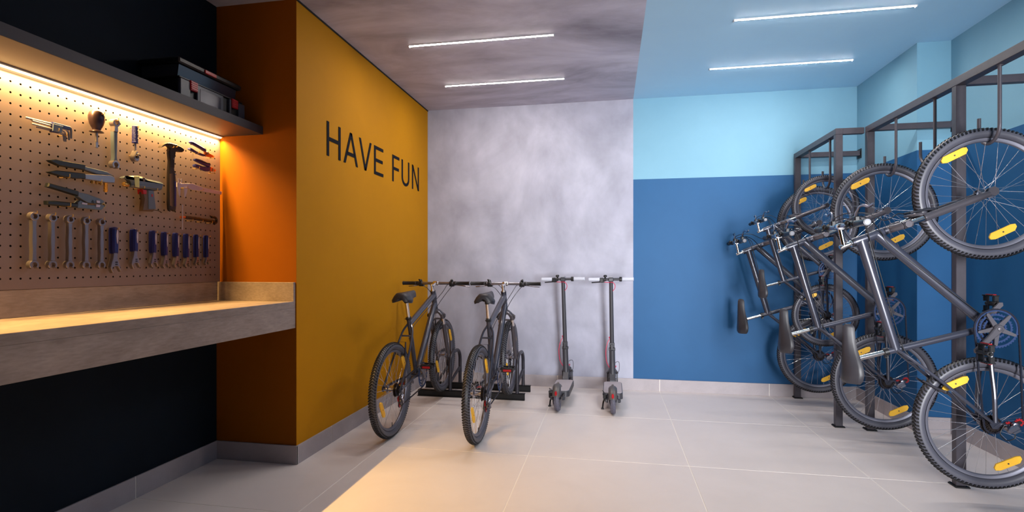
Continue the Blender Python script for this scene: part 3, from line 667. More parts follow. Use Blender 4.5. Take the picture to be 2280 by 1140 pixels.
# ---------------------------------------------------------------- electric kick scooters (local x forward)
def make_scooter():
    root = thing('kick_scooter', None, None)
    r0 = 0.108
    def wheel(nm, x):
        b = MB(); k = 10; b.lathe([(0.085+0.023*math.cos(2*PI*i/k), 0.023*math.sin(2*PI*i/k)) for i in range(k)], (0,0,0), (0,1,0), 48, closed=True)
        N = 26
        for i in range(N):
            a = 2*PI*i/N
            for s in (-1,1):
                vs = []
                for hh in (-0.001, 0.0022):
                    for u,v in ((-1,0.06),(1,0.06),(1,1),(-1,1)):
                        p = s*v*0.95; q = a+u*0.075+v*0.20+(0.5*2*PI/N if s > 0 else 0); rr = 0.085+(0.023+hh)*math.cos(p); vs.append((rr*math.cos(q), (0.023+hh)*math.sin(p), rr*math.sin(q)))
                b.add(vs, [(4,5,6,7),(0,1,5,4),(1,2,6,5),(2,3,7,6),(3,0,4,7)])
        wh = b.build(nm, 'scooter_tyre', root, (x,0,r0), ang=50)
        b = MB(); b.lathe([(0.010,-0.030),(0.045,-0.022),(0.062,-0.014),(0.066,0),(0.062,0.014),(0.045,0.022),(0.010,0.030)], (0,0,0), (0,1,0), 24); b.build('wheel_rim', 'dark_alloy', wh); return wh
    rw = wheel('rear_wheel', 0); wheel('front_wheel', 0.80)
    b = MB(); b.lathe([(0.045,0.033),(0.055,0.034),(0.055,0.036),(0.045,0.036)], (0,0,0), (0,1,0), 24); b.build('brake_disc', 'tool_steel', rw)
    b = MB()       # deck body, rounded outline
    def rr(x0,x1,hw,cr): 
        o = []
        for cx,cy,a0 in ((x1-cr,hw-cr,0),(x0+cr,hw-cr,90),(x0+cr,-hw+cr,180),(x1-cr,-hw+cr,270)): o += [(cx+cr*math.cos(R(a0+k*18)), cy+cr*math.sin(R(a0+k*18))) for k in range(6)]
        return o
    b.prism(rr(0.13,0.60,0.084,0.038), (0,0,0.088), (1,0,0), (0,1,0), (0,0,1), 0.050, bev=0.005)
    b.prism([(0.58,0.10),(0.585,0.15),(0.66,0.215),(0.70,0.215),(0.68,0.17),(0.63,0.10)], (0,-0.024,0), (1,0,0), (0,0,1), (0,1,0), 0.048)
    for s in (-1,1):
        b.bbox((-0.02, s*0.043-0.004, 0.094), (0.16, s*0.043+0.004, 0.122), 0.003); b.lathe([(0.014,0.040),(0.016,0.046),(0.016,0.058),(0.010,0.064)], (0,0,0.108), (0,s,0), 12)
    dk = b.build('deck', 'scooter', root)
    b = MB(); b.prism(rr(0.14,0.585,0.078,0.035), (0,0,0.1380), (1,0,0), (0,1,0), (0,0,1), 0.003, bev=0.001); b.build('grip_mat', 'deck_grip', dk)
    b = MB()       # brake caliper and kickstand on the left
    b.bbox((0.02,0.047,0.10),(0.065,0.078,0.150),0.005); b.bbox((0.055,0.060,0.135),(0.085,0.084,0.155),0.004); b.tube(curve([(0.075,0.07,0.15),(0.11,0.085,0.165),(0.18,0.07,0.13)],4),0.0025,6); b.build('brake_caliper', 'black', root)
    b = MB(); b.tube(curve([(0.17,0.060,0.098),(0.15,0.080,0.06),(0.140,0.088,0.006)],4), 0.007, 8); b.bbox((0.125,0.078,0.0),(0.158,0.100,0.008),0.002); b.build('kickstand', 'black', dk)
    b = MB(); n = 12; vs = []   # rear fender: arched shell
    for i in range(n+1):
        a = R(163-i*8.6); rr_ = 0.124
        for j in range(9):
            p = R(-78+j*19.5); vs.append((rr_*math.cos(a)*(1)+0.030*(math.cos(p)-1)*math.cos(a), 0.036*math.sin(p), r0+rr_*math.sin(a)+0.030*(math.cos(p)-1)*math.sin(a)))
    outer = list(vs); inner = [((v[0])*0.975, v[1]*0.93, r0+(v[2]-r0)*0.975) for v in vs]; k = (n+1)*9
    fs = [(i*9+j, i*9+j+1, (i+1)*9+j+1, (i+1)*9+j) for i in range(n) for j in range(8)]; fs2 = [tuple(x+k for x in f[::-1]) for f in fs]
    edge = [j for j in range(9)] + [i*9+8 for i in range(1,n+1)] + [n*9+j for j in range(7,-1,-1)] + [i*9 for i in range(n-1,0,-1)]
    fs3 = [(edge[i], edge[(i+1)%len(edge)], edge[(i+1)%len(edge)]+k, edge[i]+k) for i in range(len(edge))]
    b.add(outer+inner, fs+fs2+fs3); b.tube([(0.055,0,r0+0.116),(0.14,0,0.135)], 0.010, 10); fd = b.build('rear_fender', 'scooter_fender', root, ang=50)
    b = MB(); ca, sa = math.cos(R(150)), math.sin(R(150)); c = Vector((0.1265*ca,0,r0+0.1265*sa)); tn = Vector((-sa,0,ca))
    b.prism([(0.010*math.cos(2*PI*i/16), 0.020*math.sin(2*PI*i/16)) for i in range(16)], c-Vector((ca,0,sa))*0.004, (0,1,0), -tn, (ca,0,sa), 0.007, bev=0.002); b.build('tail_light', 'red', fd)
    # column
    b = MB(); b.tube([(0.675,0,0.150),(0.672,0,0.165),(0.640,0,0.43)], [0.036,0.0285,0.0275], 16)
    b.bbox((0.630,-0.030,0.420),(0.668,0.030,0.452),0.006); b.bbox((0.608,-0.012,0.430),(0.634,0.012,0.485),0.004)
    b.bbox((0.624,-0.024,0.452),(0.656,0.024,0.500),0.005); lc = b.build('lower_column', 'scooter', root)
    b = MB(); b.tube([(0.638,0,0.500),(0.570,0,1.085)], [0.0205,0.0175], 16); uc = b.build('upper_column', 'scooter', root)
    b = MB()
    for s in (-1,1): b.bbox((0.775,s*0.045-0.006,0.07),(0.830,s*0.045+0.006,0.19),0.005); b.tube([(0.805,s*0.045,0.18),(0.70,s*0.018,0.235)], 0.013, 10)
    b.tube([(0.66,0,0.24),(0.74,0,0.245)], 0.024, 12)
    vs = []; 
    for i in range(9):
        a = R(150-i*14)
        for y in (-0.033,-0.020,0.020,0.033): rr_ = 0.122 if abs(y) < 0.03 else 0.112; vs.append((0.80+rr_*math.cos(a), y, r0+rr_*math.sin(a)))
    k = len(vs); vs2 = [(0.80+(v[0]-0.80)*0.97, v[1]*0.96, r0+(v[2]-r0)*0.97) for v in vs]
    fs = [(i*4+j, i*4+j+1, (i+1)*4+j+1, (i+1)*4+j) for i in range(8) for j in range(3)]; b.add(vs+vs2, fs+[tuple(x+k for x in f[::-1]) for f in fs]); b.build('front_fork', 'scooter', root, ang=50)
    # handlebar
    b = MB(); hx, hz = 0.566, 1.100; b.tube([(hx,-0.085,hz),(hx,0.085,hz)], 0.0125, 14); b.bbox((hx-0.024,-0.024,hz-0.022),(hx+0.022,0.024,hz+0.016),0.006)
    hb = b.build('handlebar', 'scooter', root)
    b = MB(); b.bbox((hx-0.026,-0.020,hz+0.0165),(hx+0.034,0.020,hz+0.027),0.003); b.build('display', 'pale_grey', hb)
    for s in (-1,1):
        b = MB(); b.lathe([(0.016,0.102),(0.0175,0.106),(0.0175,0.204),(0.0150,0.207)], (hx,0,hz), (0,s,0), 16); b.build('grip', 'white_grip', hb)
    b = MB(); b.bbox((hx-0.020,0.068,hz-0.028),(hx+0.022,0.104,hz+0.014),0.005); b.bbox((hx-0.005,0.058,hz-0.030),(hx+0.025,0.090,hz-0.014),0.003)
    b.tube(curve([(hx+0.012,0.09,hz-0.024),(hx+0.034,0.12,hz-0.026),(hx+0.034,0.18,hz-0.030)],4), 0.0055, 8); b.build('brake_lever', 'black', hb)
    b = MB(); b.lathe([(0.006,0.010),(0.008,0.020),(0.016,0.024),(0.017,0.034),(0.010,0.042)], (hx,0.052,hz), (0,0,1), 14); b.lathe([(0.016,0.045),(0.016,0.062)], (hx,0,hz), (0,1,0), 12); b.build('bell', 'black', hb)
    b = MB(); b.lathe([(0.018,0.076),(0.022,0.079),(0.022,0.099),(0.018,0.101)], (hx,0,hz), (0,-1,0), 16); b.build('throttle', 'black', hb)
    b = MB()
    b.tube(curve([(hx-0.004,0.06,hz-0.026),(hx-0.010,0.02,hz-0.028),(hx-0.016,-0.014,hz-0.028),(hx-0.012,-0.036,hz-0.052),(hx-0.004,-0.034,hz-0.085),(hx+0.008,-0.014,hz-0.110)],5), 0.0028, 8)
    b.tube(curve([(0.636,0.014,0.545),(0.622,0.040,0.500),(0.618,0.058,0.420),(0.630,0.052,0.320),(0.655,0.030,0.265),(0.664,0.020,0.250)],5), 0.0030, 8)
    b.tube(curve([(0.664,-0.018,0.262),(0.69,-0.036,0.270),(0.71,-0.030,0.250)],4), 0.0030, 8)
    b.lathe([(0.008,-0.01),(0.008,0.01)], (0.636,0.018,0.545), (0.3,0.6,0.7), 10); b.build('brake_cable', 'red_cable', root)
    b = MB(); b.tube(curve([(0.70,-0.030,0.19),(0.715,-0.062,0.22),(0.712,-0.066,0.29),(0.70,-0.050,0.31),(0.68,-0.028,0.30)],5), 0.0022, 7); b.build('motor_cable', 'tool_steel_dark', root)
    return root
s0 = make_scooter(); s1 = copy_tree(s0)
for o, x, y, lean, lb in ((s0, -0.437, 4.462, 1.1, 'grey electric kick scooter against the cement wall, next to the floor-rack bicycles'), (s1, 0.022, 4.455, 0.9, 'grey electric kick scooter against the cement wall, next to the blue painted wall')):
    o.rotation_euler = (Matrix.Rotation(R(90),4,'Z') @ Matrix.Rotation(R(-lean),4,'X')).to_euler(); o.location = (x, y, 0.0015); tag(o, lb, 'scooter', 'scooters by the back wall')
s0.rotation_euler.z += R(-1.5)

# ---------------------------------------------------------------- tools on the pegboard: outlines in metres, (along wall, height)
S = {
'hex_keys':[[(1.809,1.849),(1.914,1.85)],[(1.834,1.842),(1.909,1.84)],[(1.828,1.828),(1.909,1.826)],[(1.854,1.82),(1.909,1.82)],[(1.99,1.856),(1.998,1.847),(1.998,1.805)],[(1.954,1.839),(1.974,1.838),(1.983,1.827),(1.987,1.795)],[(1.954,1.831),(1.969,1.829),(1.976,1.818),(1.978,1.786)],[(1.951,1.822),(1.962,1.819),(1.967,1.809),(1.968,1.784)],[(1.949,1.814),(1.957,1.811),(1.961,1.803),(1.962,1.787)]],
'hex_holder':[(1.915,1.858),(1.991,1.857),(1.99,1.84),(1.957,1.841),(1.947,1.815),(1.909,1.813),(1.916,1.83),(1.912,1.85)],
'hex_sleeve':[(1.912,1.85),(1.955,1.849),(1.947,1.815),(1.909,1.817)],
'screwdriver_axis':[(2.113,1.967),(2.113,1.935),(2.113,1.906),(2.113,1.879),(2.113,1.864),(2.113,1.857),(2.113,1.808),(2.113,1.793)],
'sd_w':[(2.076,1.92),(2.146,1.939),(2.084,1.857),(2.138,1.87)],
'combo':[(2.215,1.934),(2.215,1.724),(2.207,1.851),(2.224,1.855),(2.199,1.929),(2.23,1.938)],
'ratchet':[(2.329,1.948),(2.329,1.86),(2.328,1.819),(2.328,1.765),(2.313,1.908),(2.344,1.916),(2.312,1.785),(2.344,1.791)],
'hammer_head':[(2.474,1.869),(2.485,1.885),(2.505,1.9),(2.533,1.908),(2.561,1.908),(2.589,1.907),(2.62,1.9),(2.632,1.893),(2.63,1.882),(2.616,1.873),(2.598,1.872),(2.587,1.876),(2.578,1.867),(2.531,1.861),(2.535,1.879),(2.522,1.889),(2.503,1.885),(2.485,1.874)],
'hammer_handle':[(2.53,1.866),(2.575,1.871),(2.567,1.815),(2.566,1.776),(2.573,1.743),(2.579,1.696),(2.579,1.544),(2.554,1.536),(2.53,1.541),(2.528,1.664),(2.529,1.75),(2.533,1.809)],
'hammer_neck':[(2.53,1.875),(2.578,1.886),(2.567,1.815),(2.566,1.774),(2.533,1.768),(2.533,1.809)],
'hammer_rivets':[(2.559,1.824),(2.569,1.739)],
'pliersA_up':[(2.692,1.952),(2.708,1.958),(2.762,1.948),(2.812,1.936),(2.818,1.922),(2.807,1.918),(2.762,1.929),(2.713,1.939),(2.694,1.944)],
'pliersA_lo':[(2.684,1.908),(2.699,1.917),(2.742,1.906),(2.781,1.901),(2.809,1.899),(2.807,1.889),(2.776,1.889),(2.732,1.895),(2.689,1.903)],
'pliersA_jaw':[(2.809,1.92),(2.822,1.925),(2.837,1.919),(2.885,1.909),(2.883,1.897),(2.845,1.892),(2.812,1.894)],
'pliersB_up':[(2.724,1.854),(2.735,1.861),(2.781,1.861),(2.83,1.852),(2.843,1.856),(2.845,1.835),(2.83,1.83),(2.781,1.837),(2.727,1.847)],
'pliersB_lo':[(2.72,1.819),(2.732,1.828),(2.781,1.825),(2.812,1.827),(2.843,1.829),(2.841,1.806),(2.807,1.799),(2.762,1.807),(2.723,1.811)],
'pliersB_jaw':[(2.845,1.833),(2.863,1.833),(2.896,1.821),(2.884,1.81),(2.842,1.807)],
'riv_up_grip':[(1.894,1.686),(1.922,1.695),(2.056,1.696),(2.054,1.672),(1.987,1.67),(1.938,1.67),(1.905,1.679)],
'riv_up_bar':[(2.054,1.689),(2.168,1.684),(2.203,1.667),(2.183,1.667),(2.118,1.663),(2.054,1.674)],
'riv_lo_grip':[(1.893,1.635),(1.926,1.647),(2.055,1.655),(2.054,1.631),(2.012,1.624),(1.95,1.624),(1.903,1.63)],
'riv_lo_bar':[(2.054,1.653),(2.183,1.669),(2.202,1.664),(2.207,1.648),(2.203,1.633),(2.16,1.629),(2.054,1.629)],
'riv_nose':[(2.166,1.628),(2.167,1.584),(2.157,1.613),(2.175,1.616)],
'riv_nozz':[(2.101,1.623),(2.122,1.623),(2.143,1.622)],
'str_up_grip':[(1.894,1.587),(2.027,1.569),(2.022,1.546),(1.889,1.569)],
'str_lo_grip':[(1.885,1.508),(1.915,1.512),(2.021,1.512),(2.021,1.493),(1.962,1.491),(1.886,1.491)],
'str_up_head':[(2.026,1.565),(2.064,1.563),(2.134,1.548),(2.157,1.536),(2.143,1.525),(2.104,1.522),(2.077,1.52),(2.051,1.529),(2.024,1.545)],
'str_lo_head':[(2.021,1.517),(2.035,1.528),(2.072,1.511),(2.107,1.514),(2.132,1.522),(2.157,1.516),(2.137,1.493),(2.021,1.492)],
'str_pl':[(2.109,1.537),(2.127,1.536),(2.126,1.525),(2.111,1.526)],
'str_pl2':[(2.108,1.518),(2.129,1.518),(2.126,1.506),(2.107,1.505)],
'str_pl3':[(2.039,1.519),(2.065,1.518),(2.064,1.51),(2.039,1.511)],
'str_slot':[(2.093,1.536),(2.101,1.532),(2.099,1.522),(2.088,1.525)],
'drill_body':[(2.243,1.665),(2.26,1.677),(2.314,1.688),(2.365,1.689),(2.378,1.683),(2.423,1.681),(2.48,1.677),(2.479,1.654),(2.467,1.635),(2.418,1.629),(2.349,1.629),(2.294,1.629),(2.289,1.646),(2.277,1.664),(2.26,1.668)],
'drill_stripe':[(2.296,1.683),(2.326,1.687),(2.326,1.628),(2.3,1.629)],
'drill_stripe2':[(2.347,1.686),(2.36,1.687),(2.36,1.664),(2.347,1.664)],
'drill_handle':[(2.352,1.629),(2.418,1.628),(2.426,1.574),(2.434,1.527),(2.423,1.515),(2.349,1.511),(2.357,1.575),(2.35,1.601)],
'drill_trigger':[(2.349,1.624),(2.375,1.623),(2.374,1.601),(2.352,1.599)],
'drill_mark':[(2.402,1.606),(2.411,1.606),(2.411,1.592),(2.403,1.592)],
'drill_grip':[(2.383,1.624),(2.418,1.627),(2.432,1.529),(2.386,1.524)],
'drill_chuck':[(2.272,1.637)],
'drill_wire':[(2.426,1.516),(2.44,1.525),(2.473,1.524),(2.49,1.516)],
'cal_beam':[(2.6,1.701),(2.627,1.697),(2.71,1.711),(2.797,1.698),(2.951,1.696),(2.948,1.676),(2.797,1.675),(2.71,1.673),(2.671,1.68),(2.6,1.674)],
'cal_jaw1':[(2.599,1.701),(2.624,1.698),(2.617,1.617),(2.608,1.631),(2.601,1.665)],
'cal_jaw2':[(2.647,1.681),(2.672,1.679),(2.666,1.649),(2.655,1.621),(2.649,1.624)],
'cal_top':[(2.605,1.724),(2.611,1.725),(2.614,1.701),(2.605,1.701)],
'cal_top2':[(2.625,1.725),(2.63,1.726),(2.632,1.699),(2.625,1.699)],
'awl_rod':[(2.629,1.575),(2.629,1.433)],
'awl_handle':[(2.658,1.507),(2.716,1.507),(2.756,1.506),(2.811,1.503),(2.883,1.5)],
'awl_hook':[(2.861,1.526),(2.89,1.526),(2.903,1.514),(2.901,1.497),(2.883,1.486)],
'awl_joint':[(2.624,1.504),(2.661,1.508)],
'wr':[[(1.839,1.437),(1.835,1.229),(1.827,1.436),(1.851,1.438)],[(1.915,1.436),(1.911,1.229),(1.903,1.435),(1.927,1.437)],[(1.991,1.437),(1.987,1.229),(1.979,1.436),(2.003,1.438)],[(2.067,1.437),(2.064,1.229),(2.055,1.436),(2.079,1.438)],[(2.143,1.437),(2.137,1.228),(2.131,1.436),(2.155,1.438)]],
'adj':[[(2.215,1.413),(2.215,1.286),(2.215,1.19),(2.199,1.385),(2.231,1.387)],[(2.328,1.411),(2.328,1.299),(2.328,1.21),(2.313,1.381),(2.342,1.383)],[(2.442,1.411),(2.442,1.294),(2.442,1.216),(2.429,1.381),(2.455,1.382)],[(2.517,1.409),(2.517,1.282),(2.517,1.212),(2.505,1.378),(2.529,1.379)],[(2.594,1.408),(2.594,1.278),(2.594,1.215),(2.582,1.376),(2.606,1.377)],[(2.669,1.407),(2.669,1.274),(2.669,1.218),(2.658,1.374),(2.68,1.376)],[(2.744,1.407),(2.744,1.277),(2.744,1.228),(2.734,1.374),(2.753,1.375)],[(2.822,1.407),(2.822,1.277),(2.822,1.232),(2.813,1.373),(2.831,1.373)]],
}
XBD = -2.443
def tool(name, label, cat, y, z, group=None):
    return thing(name, label, cat, (XBD, y, z), group)
def plate(b, poly, t, x0, x1, bev=0.003, mi=0):
    """outline in wall coordinates extruded from distance x0 to x1 off the board, relative to thing t"""
    b.prism([(p[0]-t.location.y, p[1]-t.location.z) for p in poly], (x0,0,0), (0,1,0), (0,0,1), (1,0,0), x1-x0, mi, bev)
def P3(t, p, x): return (x, p[0]-t.location.y, p[1]-t.location.z)
def smooth_poly(poly, n=3):
    pts = [Vector((p[0],p[1],0)) for p in poly]; k = len(pts); out = []
    for i in range(k):
        a,b_,c,d = pts[i-1],pts[i],pts[(i+1)%k],pts[(i+2)%k]
        for j in range(n):
            u = j/n; q = 0.5*((2*b_)+(c-a)*u+(2*a-5*b_+4*c-d)*u*u+(3*b_-a-3*c+d)*u**3); out.append((q.x,q.y))
    return out
def cpoly(b, t, name, x0, x1, bev=0.003, sm=True, mi=0):
    p = S[name]; plate(b, smooth_poly(p) if sm else p, t, x0, x1, bev, mi)
def simple(t, nm, part, m, x0, x1, bev=0.003, sm=True, parent=None):
    b = MB(); cpoly(b, t, nm, x0, x1, bev, sm); return b.build(part, m, parent or t)

# hex key set
t = tool('hex_key_set', 'hex key set in a blue holder, top left of the board', 'hex keys', 1.95, 1.88)
rr_ = [0.0052,0.0042,0.0042,0.0034,0.0050,0.0038,0.0033,0.0028,0.0024]
for i,(p,r_) in enumerate(zip(S['hex_keys'], rr_)):
    x = 0.024+0.004*(i%3); b = MB()
    if i < 4:
        q = p; b.tube([P3(t,q[0],x), P3(t,q[1],x)], r_, 6)
    else: b.tube([Vector(v) for v in curve([P3(t,q,x) for q in p],4)], r_, 6)
    b.build('hex_key', 'tool_steel', t)
simple(t, 'hex_holder', 'holder', 'blue_grip', 0.020, 0.036, 0.003, False); simple(t, 'hex_sleeve', 'sleeve', 'drill_grey', 0.0362, 0.040, 0.0015, False)
hook(1.932, 1.822); hook(1.967, 1.811)

# stubby screwdriver
t = tool('stubby_screwdriver', 'stubby flat screwdriver with dark bulbous handle', 'screwdriver', 2.113, 1.87)
b = MB(); zz = lambda z: z-1.87
b.lathe([(0.004,zz(1.967)),(0.014,zz(1.9665)),(0.022,zz(1.962)),(0.029,zz(1.954)),(0.0335,zz(1.938)),(0.033,zz(1.922)),(0.028,zz(1.900)),(0.022,zz(1.886)),(0.018,zz(1.879)),(0.017,zz(1.872)),(0.028,zz(1.866)),(0.029,zz(1.862)),(0.012,zz(1.859))], (0.036,0,0), (0,0,1), 24)
b.build('handle', 'screw_handle', t, ang=35)
b = MB(); b.tube([(0.036,0,zz(1.860)),(0.036,0,zz(1.815))], 0.0062, 12); b.bbox((0.032,-0.0075,zz(1.787)),(0.039,0.0075,zz(1.820)),0.003); b.build('blade', 'tool_steel', t)
hook(2.122, 1.948, 0.072, 0.010)

# ratcheting combination wrench
def ring_profile(b, cy, cz, ro, ri, x0, x1, n=22, a0=0, a1=360):
    full = a1-a0 >= 360; k = n if full else n+1
    A = [R(a0+(a1-a0)*i/n) for i in range(k)]; vs = []
    for (r_,x) in ((ri,x0),(ro,x0),(ro,x1-0.002),(ro-0.002,x1),(ri,x1)): vs += [(x, cy+r_*math.cos(a), cz+r_*math.sin(a)) for a in A]
    fs = []
    for q in range(5):
        for i in range(k if full else k-1): j = (i+1)%k; w_ = (q+1)%5; fs.append((q*k+i, q*k+j, w_*k+j, w_*k+i))
    if not full: fs += [tuple(q*k for q in range(5)), tuple(q*k+k-1 for q in range(5))[::-1]]
    b.add(vs, [f[::-1] for f in fs])
t = tool('ratcheting_wrench', 'long ratcheting wrench, between the screwdriver and the ribbed ratchet', 'wrench', 2.215, 1.83)
b = MB(); ring_profile(b, 0, 1.934-1.83, 0.0195, 0.0105, 0.012, 0.040); plate(b, [(2.205,1.917),(2.225,1.917),(2.226,1.889),(2.204,1.889)], t, 0.012, 0.038); b.build('ring_head', 'tool_steel', t)
b = MB(); ring_profile(b, 0, 1.727-1.83, 0.021, 0.0115, 0.012, 0.036, 18, -60, 240)
b.build('open_head', 'tool_steel', t)
b = MB(); plate(b, [(2.204,1.889),(2.226,1.889),(2.223,1.76),(2.226,1.746),(2.204,1.746),(2.207,1.76)], t, 0.014, 0.034); plate(b, [(2.212,1.88),(2.218,1.88),(2.218,1.765),(2.212,1.765)], t, 0.034, 0.0352, 0.0005); b.build('shaft', 'drill_grey', t)
hook(2.215, 1.944, 0.05)

# ratchet
t = tool('socket_ratchet', 'small ratchet with ribbed blue grip and steel head', 'ratchet', 2.329, 1.86)
b = MB(); pr = [(0.010,0.088),(0.0145,0.086)]
for k in range(12): z = 0.084-k*0.0066; pr += [(0.0150,z),(0.0132,z-0.0022),(0.0132,z-0.0033),(0.0150,z-0.0055)]
pr += [(0.0155,0.003),(0.0150,-0.001),(0.008,-0.002)]; b.lathe(pr[::-1], (0.028,0,0), (0,0,1), 14); b.build('grip', 'blue_grip', t, ang=20)
b = MB(); b.tube([(0.028,0,0),(0.028,0,-0.045)], 0.0055, 10)
plate(b, smooth_poly([(2.329,1.822),(2.340,1.803),(2.3455,1.787),(2.341,1.771),(2.329,1.763),(2.317,1.771),(2.3125,1.787),(2.318,1.803)]), t, 0.012, 0.040, 0.004); b.build('head', 'tool_steel', t)
b = MB(); b.lathe([(0.008,0.040),(0.008,0.044),(0.006,0.0455)], (0,0,-0.072), (1,0,0), 12); b.bbox((0.040,-0.004,-0.060),(0.044,0.010,-0.055),0.001); b.build('switch', 'tool_steel_dark', t)
hook(2.322, 1.794, 0.05, 0.008); hook(2.329, 1.940, 0.05, 0.008)

# claw hammer
t = tool('claw_hammer', 'claw hammer with a dark handle, tallest tool on the board', 'hammer', 2.56, 1.75)
simple(t, 'hammer_head', 'head', 'tool_steel_dark', 0.022, 0.044, 0.0025)
simple(t, 'hammer_neck', 'neck', 'tool_steel_dark', 0.026, 0.0435, 0.004, False)
hd = MB(); q = S['hammer_handle']; hi = max(p[1] for p in q)
cpoly(hd, t, 'hammer_handle', 0.026, 0.043, 0.006); hd.build('handle', 'black_grip', t)
def sub(nm, parent, t, poly, m, x0, x1): b = MB(); plate(b, poly, t, x0, x1, 0.0008); return b.build(nm, m, parent)
hh = t.children[-1]
ys_ = [p[0] for p in q]; yl, yr = min(ys_), max(ys_)
ymid = (yl+yr)/2
sub('grip_stripe', hh, t, [(yl+0.003,1.735),(ymid-0.004,1.742),(ymid-0.004,1.555),(yl+0.004,1.560)], 'brown_grip', 0.0425, 0.0442)
sub('grip_stripe', hh, t, [(yr-0.016,1.700),(yr-0.004,1.700),(yr-0.004,1.560),(yr-0.016,1.560)], 'blue_grip', 0.0425, 0.0442)
for p in S['hammer_rivets']:
    b = MB(); b.lathe([(0.0055,0.040),(0.0055,0.0455),(0.003,0.0468)], (0,p[0]-t.location.y,p[1]-t.location.z), (1,0,0), 12); b.build('rivet', 'tool_steel', hh)
hook(2.547, 1.884, 0.055, 0.009); hook(2.572, 1.893, 0.055, 0.009)

# pliers
t = tool('long_nose_pliers', 'long nose pliers with slim violet handles, uppermost pliers beside the orange-lit wall', 'pliers', 2.80, 1.93)
simple(t, 'pliersA_up', 'handle', 'blue_grip', 0.018, 0.032, 0.004); simple(t, 'pliersA_lo', 'handle', 'blue_grip', 0.018, 0.032, 0.004); j = simple(t, 'pliersA_jaw', 'jaws', 'copper', 0.016, 0.030, 0.003, False)
b = MB(); p = S['pliersA_jaw'][0]; b.lathe([(0.008,0.028),(0.008,0.033)], (0,p[0]+0.018-2.80,p[1]-0.008-1.93), (1,0,0), 12); b.build('pivot', 'tool_steel', j)
hook(2.745, 1.896); hook(2.859, 1.889)
t = tool('cutting_pliers', 'short cutting pliers with thick blue handles under the long nose pliers', 'pliers', 2.84, 1.82)
simple(t, 'pliersB_up', 'handle', 'blue_grip', 0.020, 0.036, 0.005); simple(t, 'pliersB_lo', 'handle', 'blue_grip', 0.020, 0.036, 0.005); j = simple(t, 'pliersB_jaw', 'jaws', 'copper', 0.016, 0.034, 0.003, False)
b = MB(); p = S['pliersB_jaw'][1]; b.lathe([(0.009,0.032),(0.009,0.037)], (0,p[0]+0.004-2.84,p[1]-0.015-1.82), (1,0,0), 12); b.build('pivot', 'tool_steel', j)
hook(2.745, 1.803); hook(2.868, 1.797)

# riveter
t = tool('hand_riveter', 'hand riveter with two long black grips and steel jaws', 'riveter', 2.08, 1.68)
a = simple(t, 'riv_up_bar', 'upper_lever', 'drill_grey', 0.014, 0.036, 0.003, False); simple(t, 'riv_up_grip', 'upper_grip', 'navy_grip', 0.020, 0.042, 0.003, False)
c = simple(t, 'riv_lo_bar', 'lower_lever', 'tool_steel', 0.016, 0.040, 0.003, False); simple(t, 'riv_lo_grip', 'lower_grip', 'navy_grip', 0.020, 0.042, 0.003, False)
p0, p1 = S['riv_nose'][:2]; b = MB(); pr = []
L = p0[1]-p1[1]
for k in range(9): z = -k*L/9; pr += [(0.0095,z),(0.0078,z-L/18)]
pr += [(0.005,-L)]; b.lathe(pr, (0.028,p0[0]-2.08,p0[1]-1.68), (0,0,1), 12); b.build('nose_spring', 'brass', t, ang=15)
for p in S['riv_nozz']: b = MB(); b.lathe([(0.006,0.006),(0.007,0.0),(0.005,-0.008)], (0.028,p[0]-2.08,p[1]-1.68), (0,0,1), 10); b.build('nozzle', 'brass', t)
hook(1.971, 1.622, 0.055, 0.016); hook(2.123, 1.625, 0.055)

# wire stripper
t = tool('wire_stripper', 'wire stripper with dark blue grips spread open, below the riveter', 'wire stripper', 2.05, 1.57)
simple(t, 'str_up_head', 'upper_jaw', 'drill_grey', 0.014, 0.036, 0.002, False); simple(t, 'str_lo_head', 'lower_jaw', 'drill_grey', 0.016, 0.038, 0.002, False)
simple(t, 'str_up_grip', 'grip', 'navy_grip', 0.020, 0.040, 0.005, False); simple(t, 'str_lo_grip', 'grip', 'navy_grip', 0.020, 0.042, 0.005, False)
lo = [c for c in t.children if c.name.startswith('lower_jaw')][0]
for k in ('str_pl','str_pl2','str_pl3'): simple(t, k, 'plate', 'violet_inlay', 0.0378, 0.0405, 0.0005, False, lo)
simple(t, 'str_slot', 'cutting_slot', 'black', 0.0362, 0.0385, 0.0005, False, lo)
b = MB(); ring_profile(b, S['str_lo_head'][5][0]-2.05-0.004, S['str_lo_head'][5][1]-1.57+0.001, 0.013, 0.009, 0.018, 0.030); b.build('jaw_loop', 'brass', t)
hook(1.971, 1.492, 0.06, 0.016)

# cordless drill shape (grey blue power driver)
t = tool('power_driver', 'grey-blue pistol grip power tool with a red trigger', 'power tool', 2.40, 1.65)
bd = simple(t, 'drill_body', 'body', 'drill_grey', 0.022, 0.056, 0.010)
simple(t, 'drill_stripe', 'band', 'brass', 0.0545, 0.0572, 0.0008, False, bd); simple(t, 'drill_stripe2', 'vent', 'brown_grip', 0.0545, 0.0572, 0.0008, False, bd)
hn = simple(t, 'drill_handle', 'handle', 'brown_grip', 0.030, 0.050, 0.008, False); simple(t, 'drill_grip', 'grip_pad', 'drill_grey', 0.0485, 0.0525, 0.002, False, hn)
simple(t, 'drill_trigger', 'trigger', 'red', 0.020, 0.053, 0.003, False); simple(t, 'drill_mark', 'red_mark', 'red', 0.0518, 0.0536, 0.0005, False, hn)
p = S['drill_chuck'][0]; b = MB(); b.lathe([(0.006,-0.018),(0.012,-0.012),(0.012,0.010),(0.008,0.016)], (0.032,p[0]-2.40,p[1]-1.65), (0,1,0), 12); b.build('nozzle', 'brass', t)
b = MB(); b.tube(curve([P3(t,q,0.03) for q in S['drill_wire']],4), 0.0022, 6); b.build('wire', 'tool_steel_dark', t)
hook(2.349, 1.628, 0.065); hook(2.429, 1.628, 0.065)

